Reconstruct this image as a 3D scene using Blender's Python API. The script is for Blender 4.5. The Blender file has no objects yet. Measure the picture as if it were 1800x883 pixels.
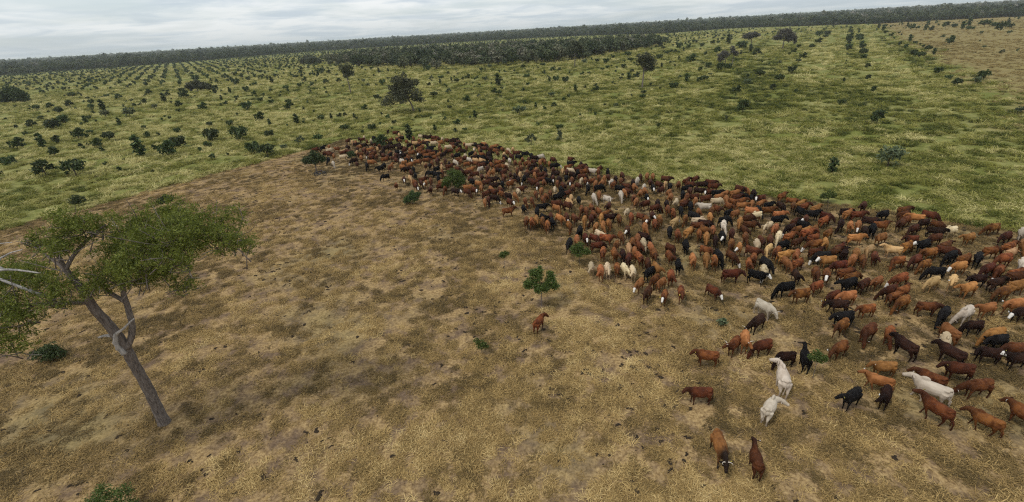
import bpy, bmesh, math, random
import numpy as np
from mathutils import Vector, Matrix, Euler

random.seed(11); RNG = np.random.default_rng(11)
S = bpy.context.scene
COL = S.collection

# ------------------------------------------------------------------ camera
CAM_H = 24.0
PITCH, ROLL = math.radians(25.753), math.radians(3.386)
cam_data = bpy.data.cameras.new('drone_camera')
cam_data.sensor_width = 36.0
cam_data.lens = 806.0/1800.0*36.0
cam_data.clip_start, cam_data.clip_end = 0.5, 40000.0
cam = bpy.data.objects.new('drone_camera', cam_data); COL.objects.link(cam)
cam.location = (0, 0, CAM_H)
cam.rotation_mode = 'QUATERNION'
_r = Matrix.Rotation(math.pi/2 - PITCH, 4, 'X') @ Matrix.Rotation(-ROLL, 4, 'Z')
cam.rotation_quaternion = _r.to_quaternion()
S.camera = cam

# ------------------------------------------------------------------ sky, sun, exposure
SUN_EL, SUN_AZ = math.radians(60), math.radians(238)     # azimuth: clockwise from +Y
W = bpy.data.worlds.new('World'); S.world = W; W.use_nodes = True
nt = W.node_tree; nt.nodes.clear()
def N(tree, kind, **kw):
    n = tree.nodes.new(kind)
    for k, v in kw.items():
        if k.startswith('i_'): n.inputs[k[2:].replace('_', ' ')].default_value = v
        else: setattr(n, k, v)
    return n
def ramp(tree, fac, stops, interp='LINEAR'):
    r = tree.nodes.new('ShaderNodeValToRGB'); r.color_ramp.interpolation = interp
    el = r.color_ramp.elements
    while len(el) > 1: el.remove(el[-1])
    el[0].position, el[0].color = stops[0][0], (*stops[0][1], 1)
    for p, c in stops[1:]:
        e = el.new(p); e.color = (*c, 1)
    tree.links.new(fac, r.inputs[0]); return r.outputs[0]
def mixc(tree, fac, a, b, mode='MIX'):
    m = tree.nodes.new('ShaderNodeMix'); m.data_type = 'RGBA'; m.blend_type = mode
    for sock, v in ((m.inputs[0], fac), (m.inputs[6], a), (m.inputs[7], b)):
        if isinstance(v, bpy.types.NodeSocket): tree.links.new(v, sock)
        elif isinstance(v, (int, float)): sock.default_value = v
        else: sock.default_value = (*v, 1)
    return m.outputs[2]
def math_(tree, op, a, b=None, c=None, clamp=False):
    m = tree.nodes.new('ShaderNodeMath'); m.operation = op; m.use_clamp = clamp
    for k, v in enumerate((a, b, c)):
        if v is None: continue
        if isinstance(v, bpy.types.NodeSocket): tree.links.new(v, m.inputs[k])
        else: m.inputs[k].default_value = v
    return m.outputs[0]
def noise(tree, vec, scale, detail=4, rough=.55, dist=0.):
    n = tree.nodes.new('ShaderNodeTexNoise')
    n.inputs['Scale'].default_value = scale; n.inputs['Detail'].default_value = detail
    n.inputs['Roughness'].default_value = rough; n.inputs['Distortion'].default_value = dist
    tree.links.new(vec, n.inputs['Vector']); return n.outputs['Fac']
sky = N(nt, 'ShaderNodeTexSky', sky_type='NISHITA', sun_disc=False)
sky.sun_elevation = SUN_EL; sky.sun_rotation = SUN_AZ; sky.dust_density = 2.0
tc = N(nt, 'ShaderNodeTexCoord')
sep = N(nt, 'ShaderNodeSeparateXYZ'); nt.links.new(tc.outputs['Generated'], sep.inputs[0])
zz = math_(nt, 'ADD', math_(nt, 'MAXIMUM', sep.outputs[2], 0.0), 0.085)
cb = N(nt, 'ShaderNodeCombineXYZ')
nt.links.new(math_(nt, 'DIVIDE', sep.outputs[0], zz), cb.inputs[0])
nt.links.new(math_(nt, 'DIVIDE', sep.outputs[1], zz), cb.inputs[1])
c1 = noise(nt, cb.outputs[0], 0.42, 7, .52, .8)
c2 = noise(nt, cb.outputs[0], 1.3, 6, .56, .6)
cloud = ramp(nt, math_(nt, 'ADD', math_(nt, 'MULTIPLY', c1, .55), math_(nt, 'MULTIPLY', c2, .45)),
             [(.39, (4.5, 5.1, 5.75)), (.45, (5.3, 5.8, 6.3)), (.495, (6.3, 6.65, 6.9)), (.55, (7.4, 7.5, 7.5))])
gap = ramp(nt, noise(nt, cb.outputs[0], .30, 5, .55, .3), [(.38, (.25,)*3), (.52, (1,)*3)])
pale = mixc(nt, .5, sky.outputs[0], (5.9, 6.85, 7.35))           # thin bright veil over the blue
low = ramp(nt, sep.outputs[2], [(.0, (.25,)*3), (.03, (.6,)*3), (.09, (1,)*3)])
skyc = mixc(nt, math_(nt, 'MULTIPLY', gap, low), pale, cloud)
bg = N(nt, 'ShaderNodeBackground'); bg.inputs[1].default_value = 0.1
nt.links.new(skyc, bg.inputs[0])
wo = N(nt, 'ShaderNodeOutputWorld'); nt.links.new(bg.outputs[0], wo.inputs[0])

sl = bpy.data.lights.new('sun', 'SUN'); sl.energy = 1.5; sl.angle = math.radians(10); sl.color = (1, .96, .9)
so = bpy.data.objects.new('sun', sl); COL.objects.link(so)
_d = Vector((math.sin(SUN_AZ)*math.cos(SUN_EL), math.cos(SUN_AZ)*math.cos(SUN_EL), math.sin(SUN_EL)))
so.rotation_euler = _d.to_track_quat('Z', 'Y').to_euler(); so.location = (0, 0, 300)
S.view_settings.view_transform = 'Standard'; S.view_settings.look = 'None'
S.view_settings.exposure = 0.38; S.view_settings.gamma = 1.0; S.view_settings.use_curve_mapping = False
S.cycles.use_denoising = False; S.cycles.filter_width = 1.2
S.cycles.sample_clamp_indirect = 2.0
S.cycles.max_bounces = 6; S.cycles.volume_bounces = 1; S.cycles.transparent_max_bounces = 8

# ------------------------------------------------------------------ helpers
def tag(o, label=None, cat=None, group=None, kind=None):
    if label: o['label'] = label
    if cat: o['category'] = cat
    if group: o['group'] = group
    if kind: o['kind'] = kind
    return o
def link(name, mesh, parent=None, loc=(0, 0, 0), rz=0.0, sc=1.0):
    o = bpy.data.objects.new(name, mesh); COL.objects.link(o)
    o.location = loc; o.rotation_euler = (0, 0, rz); o.scale = (sc,)*3
    if parent: o.parent = parent
    return o
def empty(name, loc, rz=0.0, sc=1.0):
    o = bpy.data.objects.new(name, None); COL.objects.link(o)
    o.location = loc; o.rotation_euler = (0, 0, rz); o.scale = (sc,)*3; o.empty_display_size = .3
    return o
def np_mesh(name, V, Fc, mats=(), midx=None, smooth=False, attrs=None):
    """V (n,3); Fc (m,k) quads or triangles."""
    me = bpy.data.meshes.new(name)
    V = np.asarray(V, np.float32); Fc = np.asarray(Fc, np.int32); m, k = Fc.shape if Fc.size else (0, 4)
    me.vertices.add(len(V)); me.vertices.foreach_set('co', V.ravel())
    if m:
        me.loops.add(m*k); me.loops.foreach_set('vertex_index', Fc.ravel())
        me.polygons.add(m); me.polygons.foreach_set('loop_start', np.arange(0, m*k, k, dtype=np.int32))
        me.polygons.foreach_set('loop_total', np.full(m, k, np.int32))
        if midx is not None: me.polygons.foreach_set('material_index', np.asarray(midx, np.int32))
        me.polygons.foreach_set('use_smooth', np.full(m, smooth))
    for mt in mats: me.materials.append(mt)
    for an, (dom, typ, val) in (attrs or {}).items():
        a = me.attributes.new(an, typ, dom)
        val = np.asarray(val)
        a.data.foreach_set('vector' if typ == 'FLOAT_VECTOR' else 'value', val.astype(np.int32 if typ == 'INT' else np.float32).ravel())
    me.update(calc_edges=True); return me
def unit(v): return v/(np.linalg.norm(v, axis=-1, keepdims=True)+1e-9)
def hash_noise(x, y, sc, seed=0):
    """smooth value noise, 0..1, on arrays"""
    x = np.asarray(x)/sc; y = np.asarray(y)/sc
    xi = np.floor(x).astype(np.int64); yi = np.floor(y).astype(np.int64)
    fx = x-xi; fy = y-yi; fx = fx*fx*(3-2*fx); fy = fy*fy*(3-2*fy)
    def h(a, b):
        n = (a*374761393 + b*668265263 + seed*974634777) & 0xffffffff
        n = ((n ^ (n >> 13))*1274126177) & 0xffffffff
        return ((n ^ (n >> 16)) & 0xffff)/65535.0
    return (h(xi, yi)*(1-fx)+h(xi+1, yi)*fx)*(1-fy) + (h(xi, yi+1)*(1-fx)+h(xi+1, yi+1)*fx)*fy
def fbm(x, y, sc, seed=0, o=4):
    t = 0; a = .5; s = 0
    for k in range(o):
        t = t+a*hash_noise(x, y, sc/2**k, seed+k*17); s += a; a *= .55
    return t/s
def inpoly(x, y, P):
    x = np.asarray(x); y = np.asarray(y); c = np.zeros(x.shape, bool); n = len(P); j = n-1
    for i in range(n):
        xi, yi = P[i]; xj, yj = P[j]
        t = ((yi > y) != (yj > y)) & (x < (xj-xi)*(y-yi)/((yj-yi) if yj != yi else 1e-9)+xi)
        c ^= t; j = i
    return c
def tube(pts, rad, sides=8, cap=True, wob=0., seed=1):
    """tapered tube through points: returns V, quads"""
    P = np.asarray(pts, float); R = np.asarray(rad, float)
    if cap:                                   # close the ends with a ring of almost no radius
        P = np.vstack([P[0]+(P[0]-P[1])*.02, P, P[-1]+(P[-1]-P[-2])*.02]); R = np.concatenate([[R[0]*.02], R, [R[-1]*.02]])
    n = len(P); rg = np.random.default_rng(seed)
    T = unit(np.vstack([P[1:2]-P[0:1], P[2:]-P[:-2], P[-1:]-P[-2:-1]]))
    up = np.array([0, 0, 1.]) if abs(T[0][2]) < .9 else np.array([1., 0, 0])
    A = unit(np.cross(T, up)); B = np.cross(T, A)
    th = np.linspace(0, 2*np.pi, sides, endpoint=False)
    rr = R[:, None]*(1+wob*rg.standard_normal((n, sides)))
    V = P[:, None, :]+rr[..., None]*(np.cos(th)[None, :, None]*A[:, None, :]+np.sin(th)[None, :, None]*B[:, None, :])
    V = V.reshape(-1, 3)
    i = np.arange(n-1)[:, None]*sides; j = np.arange(sides)[None, :]; k = (np.arange(sides)+1)[None, :] % sides
    Q = np.stack([i+j, i+k, i+sides+k, i+sides+j], -1).reshape(-1, 4)
    return V, Q
def join(parts):
    """[(V, F)] -> V, F, part index per face (4 columns; degenerate quads for triangles)"""
    Vs, Fs, I = [], [], []; o = 0
    for k, (V, Fc) in enumerate(parts):
        Vs.append(V); Fs.append(np.asarray(Fc)+o); o += len(V); I.append(np.full(len(Fc), k))
    return np.vstack(Vs), np.vstack(Fs), np.concatenate(I)
def clean(me):
    me.validate(); me.update(); return me
def refine(pts, n):
    P = np.asarray(pts, float); t = np.linspace(0, len(P)-1, n); i = np.minimum(t.astype(int), len(P)-2); f = (t-i)[:, None]
    P0 = P[np.maximum(i-1, 0)]; P1 = P[i]; P2 = P[i+1]; P3 = P[np.minimum(i+2, len(P)-1)]
    return .5*((2*P1)+(-P0+P2)*f+(2*P0-5*P1+4*P2-P3)*f**2+(-P0+3*P1-3*P2+P3)*f**3)

# ------------------------------------------------------------------ materials
def new_mat(name, rough=.8, spec=.25):
    m = bpy.data.materials.new(name); m.use_nodes = True
    t = m.node_tree; b = t.nodes['Principled BSDF']
    b.inputs['Roughness'].default_value = rough; b.inputs['Specular IOR Level'].default_value = spec
    return m, t, b
def objcoord(t):
    return t.nodes.new('ShaderNodeTexCoord').outputs['Object']
def leaf_mat(name, dark, mid, light, trans=.25, vary=.10, hue=.02):
    """leaf colour differs from leaf to leaf (attribute 'shade') and plant to plant"""
    m, t, b = new_mat(name, .6, .3)
    a = t.nodes.new('ShaderNodeAttribute'); a.attribute_name = 'shade'
    oi = t.nodes.new('ShaderNodeObjectInfo')
    c = ramp(t, a.outputs['Fac'], [(0, dark), (.5, mid), (1, light)])
    hs = t.nodes.new('ShaderNodeHueSaturation'); t.links.new(c, hs.inputs['Color'])
    t.links.new(math_(t, 'MULTIPLY_ADD', oi.outputs['Random'], vary*2, 1-vary), hs.inputs['Value'])
    t.links.new(math_(t, 'MULTIPLY_ADD', oi.outputs['Random'], hue*2, .5-hue), hs.inputs['Hue'])
    t.links.new(hs.outputs[0], b.inputs['Base Color'])
    tr = t.nodes.new('ShaderNodeBsdfTranslucent'); t.links.new(hs.outputs[0], tr.inputs[0])
    mx = t.nodes.new('ShaderNodeMixShader'); mx.inputs[0].default_value = trans
    t.links.new(b.outputs[0], mx.inputs[1]); t.links.new(tr.outputs[0], mx.inputs[2])
    t.links.new(mx.outputs[0], t.nodes['Material Output'].inputs['Surface'])
    return m
def bark_mat(name, c0, c1, sc=6.):
    m, t, b = new_mat(name, .9, .1)
    v = objcoord(t)
    mp = t.nodes.new('ShaderNodeMapping'); mp.inputs['Scale'].default_value = (1, 1, .3); t.links.new(v, mp.inputs[0])
    n = noise(t, mp.outputs[0], sc, 6, .65)
    t.links.new(ramp(t, n, [(.3, c0), (.7, c1)]), b.inputs['Base Color'])
    bp = t.nodes.new('ShaderNodeBump'); bp.inputs['Strength'].default_value = .6; bp.inputs['Distance'].default_value = .05
    t.links.new(n, bp.inputs['Height']); t.links.new(bp.outputs[0], b.inputs['Normal'])
    return m
def plain(name, c, rough=.6, spec=.4, metal=0.):
    m, t, b = new_mat(name, rough, spec); b.inputs['Metallic'].default_value = metal
    n = noise(t, objcoord(t), 9., 3)
    t.links.new(ramp(t, n, [(.3, tuple(x*.75 for x in c)), (.7, tuple(min(1, x*1.2) for x in c))]), b.inputs['Base Color'])
    return m
M = {
 'leaf_tree': leaf_mat('foreground_leaf', (.05, .066, .010), (.125, .15, .022), (.24, .26, .05), .45, .1, .003),
 'leaf_sapling': leaf_mat('sapling_leaf', (.022, .037, .010), (.044, .068, .018), (.082, .112, .032), .2, .3, .012),
 'leaf_bright': leaf_mat('young_leaf', (.038, .058, .012), (.074, .106, .02), (.13, .172, .04), .32, .12, .008),
 'leaf_pale': leaf_mat('pale_shrub_leaf', (.045, .06, .028), (.085, .105, .05), (.13, .15, .075), .2, .25),
 'leaf_grey': leaf_mat('grey_green_leaf', (.042, .050, .026), (.078, .088, .046), (.13, .138, .08), .25, .12),
 'leaf_mauve': leaf_mat('grey_mauve_leaf', (.055, .053, .044), (.095, .089, .075), (.15, .14, .12), .2, .12),
 'bark': bark_mat('grey_brown_bark', (.06, .047, .04), (.24, .205, .18), 9),
 'dead': bark_mat('bleached_dead_wood', (.20, .185, .17), (.50, .47, .44), 9),
 'twig': bark_mat('brown_twig', (.05, .038, .028), (.11, .085, .06)),
}
HAZE_D = 8e-5

# ------------------------------------------------------------------ where things stand
# x, y, heading (deg), size, coat, pose, label  -- metres on the ground
CATTLE = [
(13.35,18.25,75,0.96,'r','alert','dark red cow seen from behind with head raised, nearest the bottom edge'),
(11.62,19.12,-98,1.13,'x','low','orange brown horned cow with black head and legs, head lowered at the bottom edge'),
(28.37,20.05,121,0.93,'b','walk','rust brown cow facing away left, walking, right of the large white cow'),
(30.91,20.23,104,1.01,'b','stand','rust brown cow facing away left, standing, right of the large white cow'),
(26.20,21.08,111,1.04,'b','walk_alert','rust brown cow facing away left, in front of the large white cow'),
(16.16,22.05,45,1.03,'w','low_right','cream white cow below the other white cow, its head turned out to the right'),
(24.07,22.49,-132,0.96,'d','stand_right','dark brown cow facing the camera, left of the large white cow'),
(21.86,22.56,-152,0.98,'k','stand_right','black cow with head out to the left, nearest the straw at lower right'),
(27.17,22.66,133,1.17,'w','walk_alert','large white cow with hump walking left among the red cows at lower right'),
(30.48,22.82,-178,1.05,'b','graze_right','rust brown cow facing left, right of the large white cow'),
(12.29,23.74,175,0.96,'r','stand','dark red cow standing side on alone on straw, left of the two white cows'),
(28.15,23.81,132,0.97,'b','walk','rust brown cow facing left, behind the large white cow'),
(24.69,23.88,146,0.95,'o','walk_alert','orange tan cow facing left, walking with head raised, left of the large white cow'),
(30.62,24.43,166,1.05,'r','stand','dark red cow facing left, behind the large white cow'),
(18.34,24.45,70,1.17,'w','look_left','white cow seen from behind with head raised to the left on open straw'),
(26.02,25.21,175,0.95,'o','stand','orange tan cow facing left, standing, left of the large white cow'),
(35.70,25.24,175,0.96,'dW','stand_right','dark brown white faced cow facing left, in front of the right edge of the photo'),
(34.23,26.00,165,0.95,'d','stand_left','dark brown cow facing left, right of the feeding cream cow'),
(31.72,26.23,113,1.01,'d','stand','dark brown cow facing away left, in front of the feeding cream cow'),
(36.45,26.30,175,0.98,'r','graze','dark red cow facing left, in front of the right edge of the photo'),
(21.25,26.64,67,1.00,'k','alert','black cow seen from behind with head raised, left of the small green bush'),
(19.88,26.88,-178,0.94,'d','graze_left','dark brown cow facing left, behind the white cow with raised head'),
(29.15,27.25,104,1.04,'d','stand','dark brown cow facing away left, left of the feeding cream cow'),
(36.10,27.26,-172,0.98,'k','walk','black cow facing left, in front of the right edge of the photo'),
(24.34,27.49,-153,0.98,'b','low','rust brown cow facing front left, right of the small green bush'),
(14.29,27.51,166,0.98,'b','stand','rust brown cow facing left at the left end of the small group by the bush'),
(32.52,27.60,-131,0.96,'c','graze','cream cow facing the camera, in front of the feeding white cow'),
(36.61,28.04,-171,1.04,'o','graze','orange tan cow facing left, left of the right edge of the photo'),
(18.86,28.25,-165,1.00,'r','graze','dark red cow facing left, behind the white cow with raised head'),
(33.74,28.61,88,0.98,'o','graze_right','orange tan cow facing away left, behind the feeding cream cow'),
(16.89,28.68,-136,0.96,'b','stand_right','rust brown cow facing front left, in front of the dirty white horned cow'),
(29.26,28.91,-135,0.93,'b','graze_left','rust brown cow facing the camera, left of the feeding cream cow'),
(17.95,29.07,-116,1.03,'o','stand_left','orange tan cow facing the camera, in front of the dirty white horned cow'),
(27.75,29.20,-150,1.05,'r','graze_left','dark red cow facing front left, right of the small green bush'),
(36.14,29.25,-178,0.94,'d','graze','dark brown cow facing left, in front of the feeding white cow'),
(26.31,30.19,-149,1.00,'b','walk','rust brown cow facing front left, behind the small green bush'),
(41.41,30.56,-171,0.96,'dW','low','dark brown white faced cow facing left, behind the right edge of the photo'),
(37.02,30.87,-152,1.05,'w','graze_right','white cow facing front left, behind the feeding cream cow'),
(35.23,30.90,-145,1.02,'k','graze','black cow facing front left, left of the feeding white cow'),
(27.15,31.22,-170,1.08,'k','stand','black cow facing left, behind the small green bush'),
(20.08,31.39,-145,1.04,'d','graze_right','dark brown cow grazing in front of the dirty white horned cow'),
(39.38,31.44,-165,0.96,'o','stand_right','orange tan cow facing left, right of the feeding white cow'),
(41.91,31.67,-171,1.03,'o','walk','orange tan cow facing left, behind the right edge of the photo'),
(34.97,32.09,-17,0.95,'r','stand_right','dark red cow facing right, left of the feeding white cow'),
(29.91,32.30,-170,0.93,'b','stand','rust brown cow facing left, behind the small green bush'),
(33.42,32.96,-156,1.03,'b','graze','rust brown cow facing front left, left of the feeding white cow'),
(28.08,33.20,174,0.98,'d','walk','dark brown cow facing left, behind the small green bush'),
(1.98,33.33,60,0.94,'b','stand_right','rust brown cow standing alone at the foot of the round leafy sapling'),
(21.75,33.35,-69,1.06,'w','low','dirty white horned cow facing right on straw above the black cow'),
(42.68,33.56,-161,1.04,'b','low','rust brown cow facing left, in front of the two white faces at right'),
(33.37,33.87,-159,0.94,'b','stand_left','rust brown cow facing left, head turned left, in front of the big light tan cow'),
(29.55,34.29,-170,1.04,'o','low','orange tan cow facing left, right of the spotted pale face'),
(44.87,34.41,10,1.03,'o','graze_left','orange tan cow facing right, right of the two white faces at right'),
(40.59,34.50,-160,1.04,'o','stand_right','orange tan cow facing left, in front of the two white faces at right'),
(28.55,34.63,-158,0.93,'r','graze','dark red cow facing left, right of the spotted pale face'),
(33.86,34.90,-159,1.01,'r','graze_right','dark red cow facing left, in front of the big light tan cow'),
(34.91,34.68,21,0.99,'b','stand_left','rust brown cow facing right, head turned left, in front of the big light tan cow'),
(25.90,35.07,-169,1.04,'b','stand','rust brown cow facing left, in front of the spotted pale face'),
(43.94,35.26,10,0.95,'d','stand','dark brown cow facing right, in front of the two white faces at right'),
(38.49,35.81,-159,1.00,'t','low','light tan cow facing left, behind the feeding white cow'),
(40.48,35.89,-138,0.97,'t','stand','light tan cow facing the camera, left of the two white faces at right'),
(46.26,35.91,3,1.02,'r','graze_right','dark red cow facing right, right of the two white faces at right'),
(42.92,36.03,-177,0.93,'d','walk','dark brown cow facing left, in front of the two white faces at right'),
(32.38,36.17,-150,0.99,'r','stand_left','dark red cow facing front left, in front of the big light tan cow'),
(13.89,36.25,-118,0.92,'bW','stand','rust brown white faced cow facing the camera, left of the white faced cow out front'),
(25.17,36.28,-169,1.08,'k','graze','black cow facing left, in front of the spotted pale face'),
(31.11,36.32,-158,1.10,'k','stand_right','black cow facing left, in front of the big light tan cow'),
(28.12,36.38,-157,0.94,'b','stand_left','rust brown cow facing left, right of the spotted pale face'),
(47.01,36.58,10,0.93,'b','stand','rust brown cow facing right, right of the two white faces at right'),
(33.95,36.59,-151,0.95,'o','stand','orange tan cow facing front left, in front of the big light tan cow'),
(15.64,36.70,-107,0.95,'b','walk','rust brown cow facing the camera, walking, left of the white faced cow out front'),
(18.66,36.73,-67,0.92,'rW','low','dark red white faced cow stepping right, alone in front of the herd'),
(36.30,36.80,-159,1.04,'bW','graze_right','rust brown white faced cow facing left, in front of the big light tan cow'),
(12.49,36.87,-121,1.01,'r','stand','dark red cow facing front left, right of the front row of pale cattle'),
(45.93,37.13,-147,0.95,'bW','graze','rust brown white faced cow facing front left, right of the two white faces at right'),
(45.25,37.56,-160,1.05,'rW','graze','dark red white faced cow facing left before the lone rust cow on the far edge'),
(32.35,37.61,11,0.94,'b','low','rust brown cow facing right, head lowered, in front of the big light tan cow'),
(40.41,37.69,173,0.98,'k','graze','black cow facing left, grazing, the second nearest left of the two white faces at right'),
(48.95,37.81,-136,1.13,'w','graze','white cow facing the camera, right of the two white faces at right'),
(30.21,38.13,-126,1.03,'bW','stand','rust brown white faced cow facing the camera, right of the spotted pale face'),
(32.27,38.40,11,1.04,'b','low','rust brown cow facing right, left of the big light tan cow'),
(43.30,38.41,-169,0.97,'oW','low','orange tan white faced cow facing left, left of the two white faces at right'),
(27.60,38.58,-107,0.92,'d','stand_left','dark brown cow facing front right, right of the spotted pale face'),
(29.51,38.61,-118,1.02,'b','walk','rust brown cow facing the camera, right of the spotted pale face'),
(14.31,38.61,-138,0.94,'o','stand_left','orange tan cow facing front left, left of the white faced cow out front'),
(12.23,38.76,-129,0.94,'oW','low','orange tan white faced cow facing front left, right of the front row of pale cattle'),
(23.92,38.90,-43,0.99,'kW','stand','black white faced cow facing right, left of the spotted pale face'),
(48.42,39.24,-169,1.05,'b','graze','rust brown cow facing left, right of the two white faces at right'),
(40.68,39.27,-158,0.93,'b','graze','rust brown cow facing left, grazing, right of the big light tan cow'),
(13.90,39.28,-134,0.95,'b','graze','rust brown cow facing front left, left of the white faced cow out front'),
(21.62,39.39,-7,1.04,'r','stand_right','dark red cow facing right, behind the white faced cow out front'),
(46.32,39.64,-139,1.03,'k','stand','black cow facing the camera, behind the two white faces at right'),
(45.03,39.69,21,1.01,'b','graze','rust brown cow facing right, left of the two white faces at right'),
(15.68,39.69,-109,1.01,'b','stand_left','rust brown cow facing the camera, head left, left of the white faced cow out front'),
(25.04,39.70,-109,0.95,'cW','graze_right','cream white faced cow facing the camera, left of the spotted pale face'),
(32.69,39.97,-169,0.98,'r','low','dark red cow facing left, left of the big light tan cow'),
(40.33,40.02,-151,1.04,'r','low','dark red cow facing front left, right of the big light tan cow'),
(38.74,40.23,-169,0.98,'b','graze_left','rust brown cow facing left, grazing, in front of the big light tan cow'),
(44.33,40.51,-158,1.02,'k','graze','black cow facing left, grazing, the nearest left of the two white faces at right'),
(50.52,40.53,21,0.94,'t','low','light tan cow facing right, behind the two white faces at right'),
(35.63,40.73,-122,0.92,'b','low','rust brown cow facing the camera, left of the big light tan cow'),
(13.81,40.79,-141,0.98,'k','stand_left','black cow facing front left, right of the front row of pale cattle'),
(34.61,40.87,-135,0.99,'o','graze_right','orange tan cow facing front left, left of the big light tan cow'),
(25.91,40.98,-89,1.10,'k','low','black cow facing front right, behind the spotted pale face'),
(29.16,41.00,24,0.95,'b','graze_left','rust brown cow facing right, behind the spotted pale face'),
(32.21,41.03,-177,1.02,'oW','stand','orange tan white faced cow facing left, right of the spotted pale face'),
(49.06,41.09,3,0.97,'b','low','rust brown cow facing right, behind the two white faces at right'),
(28.10,41.13,-96,0.98,'o','low','orange tan cow facing front right, behind the spotted pale face'),
(12.28,41.20,-95,0.95,'c','stand_right','cream cow facing the camera, head turned right, right of the front row of pale cattle'),
(37.26,41.30,-126,0.93,'r','stand_left','dark red cow facing the camera, left of the big light tan cow'),
(24.32,41.42,-116,0.95,'b','stand_left','rust brown cow facing the camera, left of the spotted pale face'),
(42.96,41.44,-169,1.04,'b','stand','rust brown cow facing left, standing, right of the big light tan cow'),
(14.84,41.56,-85,0.98,'o','stand_left','orange tan cow facing front right, right of the front row of pale cattle'),
(9.05,41.60,-99,1.00,'o','stand_right','orange tan cow facing the camera, right of the front row of pale cattle'),
(51.45,41.63,21,1.04,'b','stand','rust brown cow facing right, in front of the lone rust cow on the far edge'),
(44.93,41.63,-40,1.00,'r','low','dark red cow facing right, head lowered, left of the two white faces at right'),
(11.64,41.85,-86,0.96,'c','walk','cream cow facing front right, right of the front row of pale cattle'),
(53.12,41.90,-140,1.01,'o','graze_left','orange tan cow facing the camera, right of the lone rust cow on the far edge'),
(17.19,41.90,-107,0.99,'k','stand_left','black cow facing the camera, behind the white faced cow out front'),
(9.85,41.96,-97,1.02,'c','stand','cream cow facing the camera, standing, right of the front row of pale cattle'),
(32.27,42.06,-177,1.04,'kW','graze','black white faced cow facing left, right of the cream trio in mid herd'),
(10.87,42.17,-101,0.92,'b','stand','rust brown cow facing the camera, standing, right of the front row of pale cattle'),
(35.99,42.18,-125,0.96,'o','graze','orange tan cow facing the camera, left of the big light tan cow'),
(34.82,42.33,46,0.99,'d','stand','dark brown cow facing away right, left of the big light tan cow'),
(21.22,42.41,-109,0.98,'b','stand_right','rust brown cow facing the camera, behind the white faced cow out front'),
(25.36,42.48,-117,0.94,'b','stand_right','rust brown cow facing the camera, behind the spotted pale face'),
(8.26,42.50,-96,0.95,'c','stand_right','cream cow facing the camera, behind the front row of pale cattle'),
(40.13,42.60,158,0.98,'t','alert','light tan cow facing left, in front of the black cow on the far edge'),
(14.25,42.64,-102,1.00,'r','graze','dark red cow facing the camera, grazing, right of the front row of pale cattle'),
(29.90,42.65,-131,0.98,'o','stand_left','orange tan cow facing front left, in front of the cream trio in mid herd'),
(28.70,42.68,12,1.02,'o','stand_right','orange tan cow facing right, in front of the cream trio in mid herd'),
(45.81,42.74,22,1.02,'r','walk','dark red cow facing right, walking, left of the two white faces at right'),
(20.51,42.81,-110,1.02,'o','low','orange tan cow facing the camera, head lowered, behind the white faced cow out front'),
(19.09,42.84,-104,1.03,'o','stand_right','orange tan cow facing the camera, head turned right, behind the white faced cow out front'),
(34.14,42.85,-156,1.01,'rW','graze_right','dark red white faced cow facing left, in front of the dry stick'),
(37.94,43.06,-149,0.92,'t','graze_left','light tan cow facing front left, left of the big light tan cow'),
(42.05,43.13,23,1.02,'b','graze','rust brown cow facing right, right of the big light tan cow'),
(43.79,43.18,-157,1.07,'kW','stand_right','black white faced cow facing left, right of the big light tan cow'),
(23.42,43.19,-86,0.97,'rW','graze_left','dark red white faced cow facing front right before the white cow in mid herd'),
(32.43,43.28,3,0.92,'r','stand_left','dark red cow facing right, head turned left, right of the cream trio in mid herd'),
(22.07,43.37,-93,1.07,'k','graze','black cow facing front right, in front of the white cow in mid herd'),
(28.34,43.57,-134,1.04,'b','stand_left','rust brown cow facing front left, in front of the cream trio in mid herd'),
(35.44,43.88,24,0.93,'r','stand_left','dark red cow facing right, left of the big light tan cow'),
(53.36,43.98,-158,1.02,'r','low','dark red cow facing left, in front of the lone rust cow on the far edge'),
(12.53,43.97,-109,1.01,'r','stand','dark red cow facing the camera, standing, right of the front row of pale cattle'),
(17.03,44.04,-94,0.99,'b','stand_left','rust brown cow facing front right, behind the white faced cow out front'),
(13.76,44.03,-85,1.03,'b','stand_right','rust brown cow facing front right, right of the front row of pale cattle'),
(26.08,44.09,-59,0.99,'r','stand','dark red cow facing right, left of the cream trio in mid herd'),
(49.92,44.48,-158,0.95,'o','stand_right','orange tan cow facing left, left of the lone rust cow on the far edge'),
(27.99,44.53,-138,0.92,'t','graze_left','light tan cow facing front left, in front of the cream trio in mid herd'),
(55.89,44.58,-136,1.01,'w','stand_left','white cow facing the camera, right of the lone rust cow on the far edge'),
(46.30,44.67,-168,1.02,'rW','graze','dark red white faced cow facing left, right of the big light tan cow'),
(33.21,44.83,-168,1.04,'bW','graze_right','rust brown white faced cow facing left, right of the cream trio in mid herd'),
(43.90,44.84,-177,0.92,'r','stand','dark red cow facing left, right of the big light tan cow'),
(15.56,44.76,-103,1.00,'b','walk','rust brown cow facing the camera, walking, right of the front row of pale cattle'),
(34.50,44.94,-119,0.96,'o','stand_right','orange tan cow facing the camera, head turned right, in front of the dry stick'),
(21.43,45.05,-56,0.92,'b','stand_right','rust brown cow facing right, in front of the white cow in mid herd'),
(25.13,45.20,-117,0.94,'oW','stand_right','orange tan white faced cow facing the camera before the white cow in mid herd'),
(30.01,45.25,26,0.98,'k','graze','black cow facing right, in front of the cream trio in mid herd'),
(12.27,45.31,-99,0.92,'d','low','dark brown cow facing the camera, right of the front row of pale cattle'),
(11.37,45.42,-94,1.04,'b','stand_left','rust brown cow facing camera, head left, the nearest behind the front row of pale cattle'),
(40.94,45.44,-156,1.03,'o','stand_left','orange tan cow facing left, behind the big light tan cow'),
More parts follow.
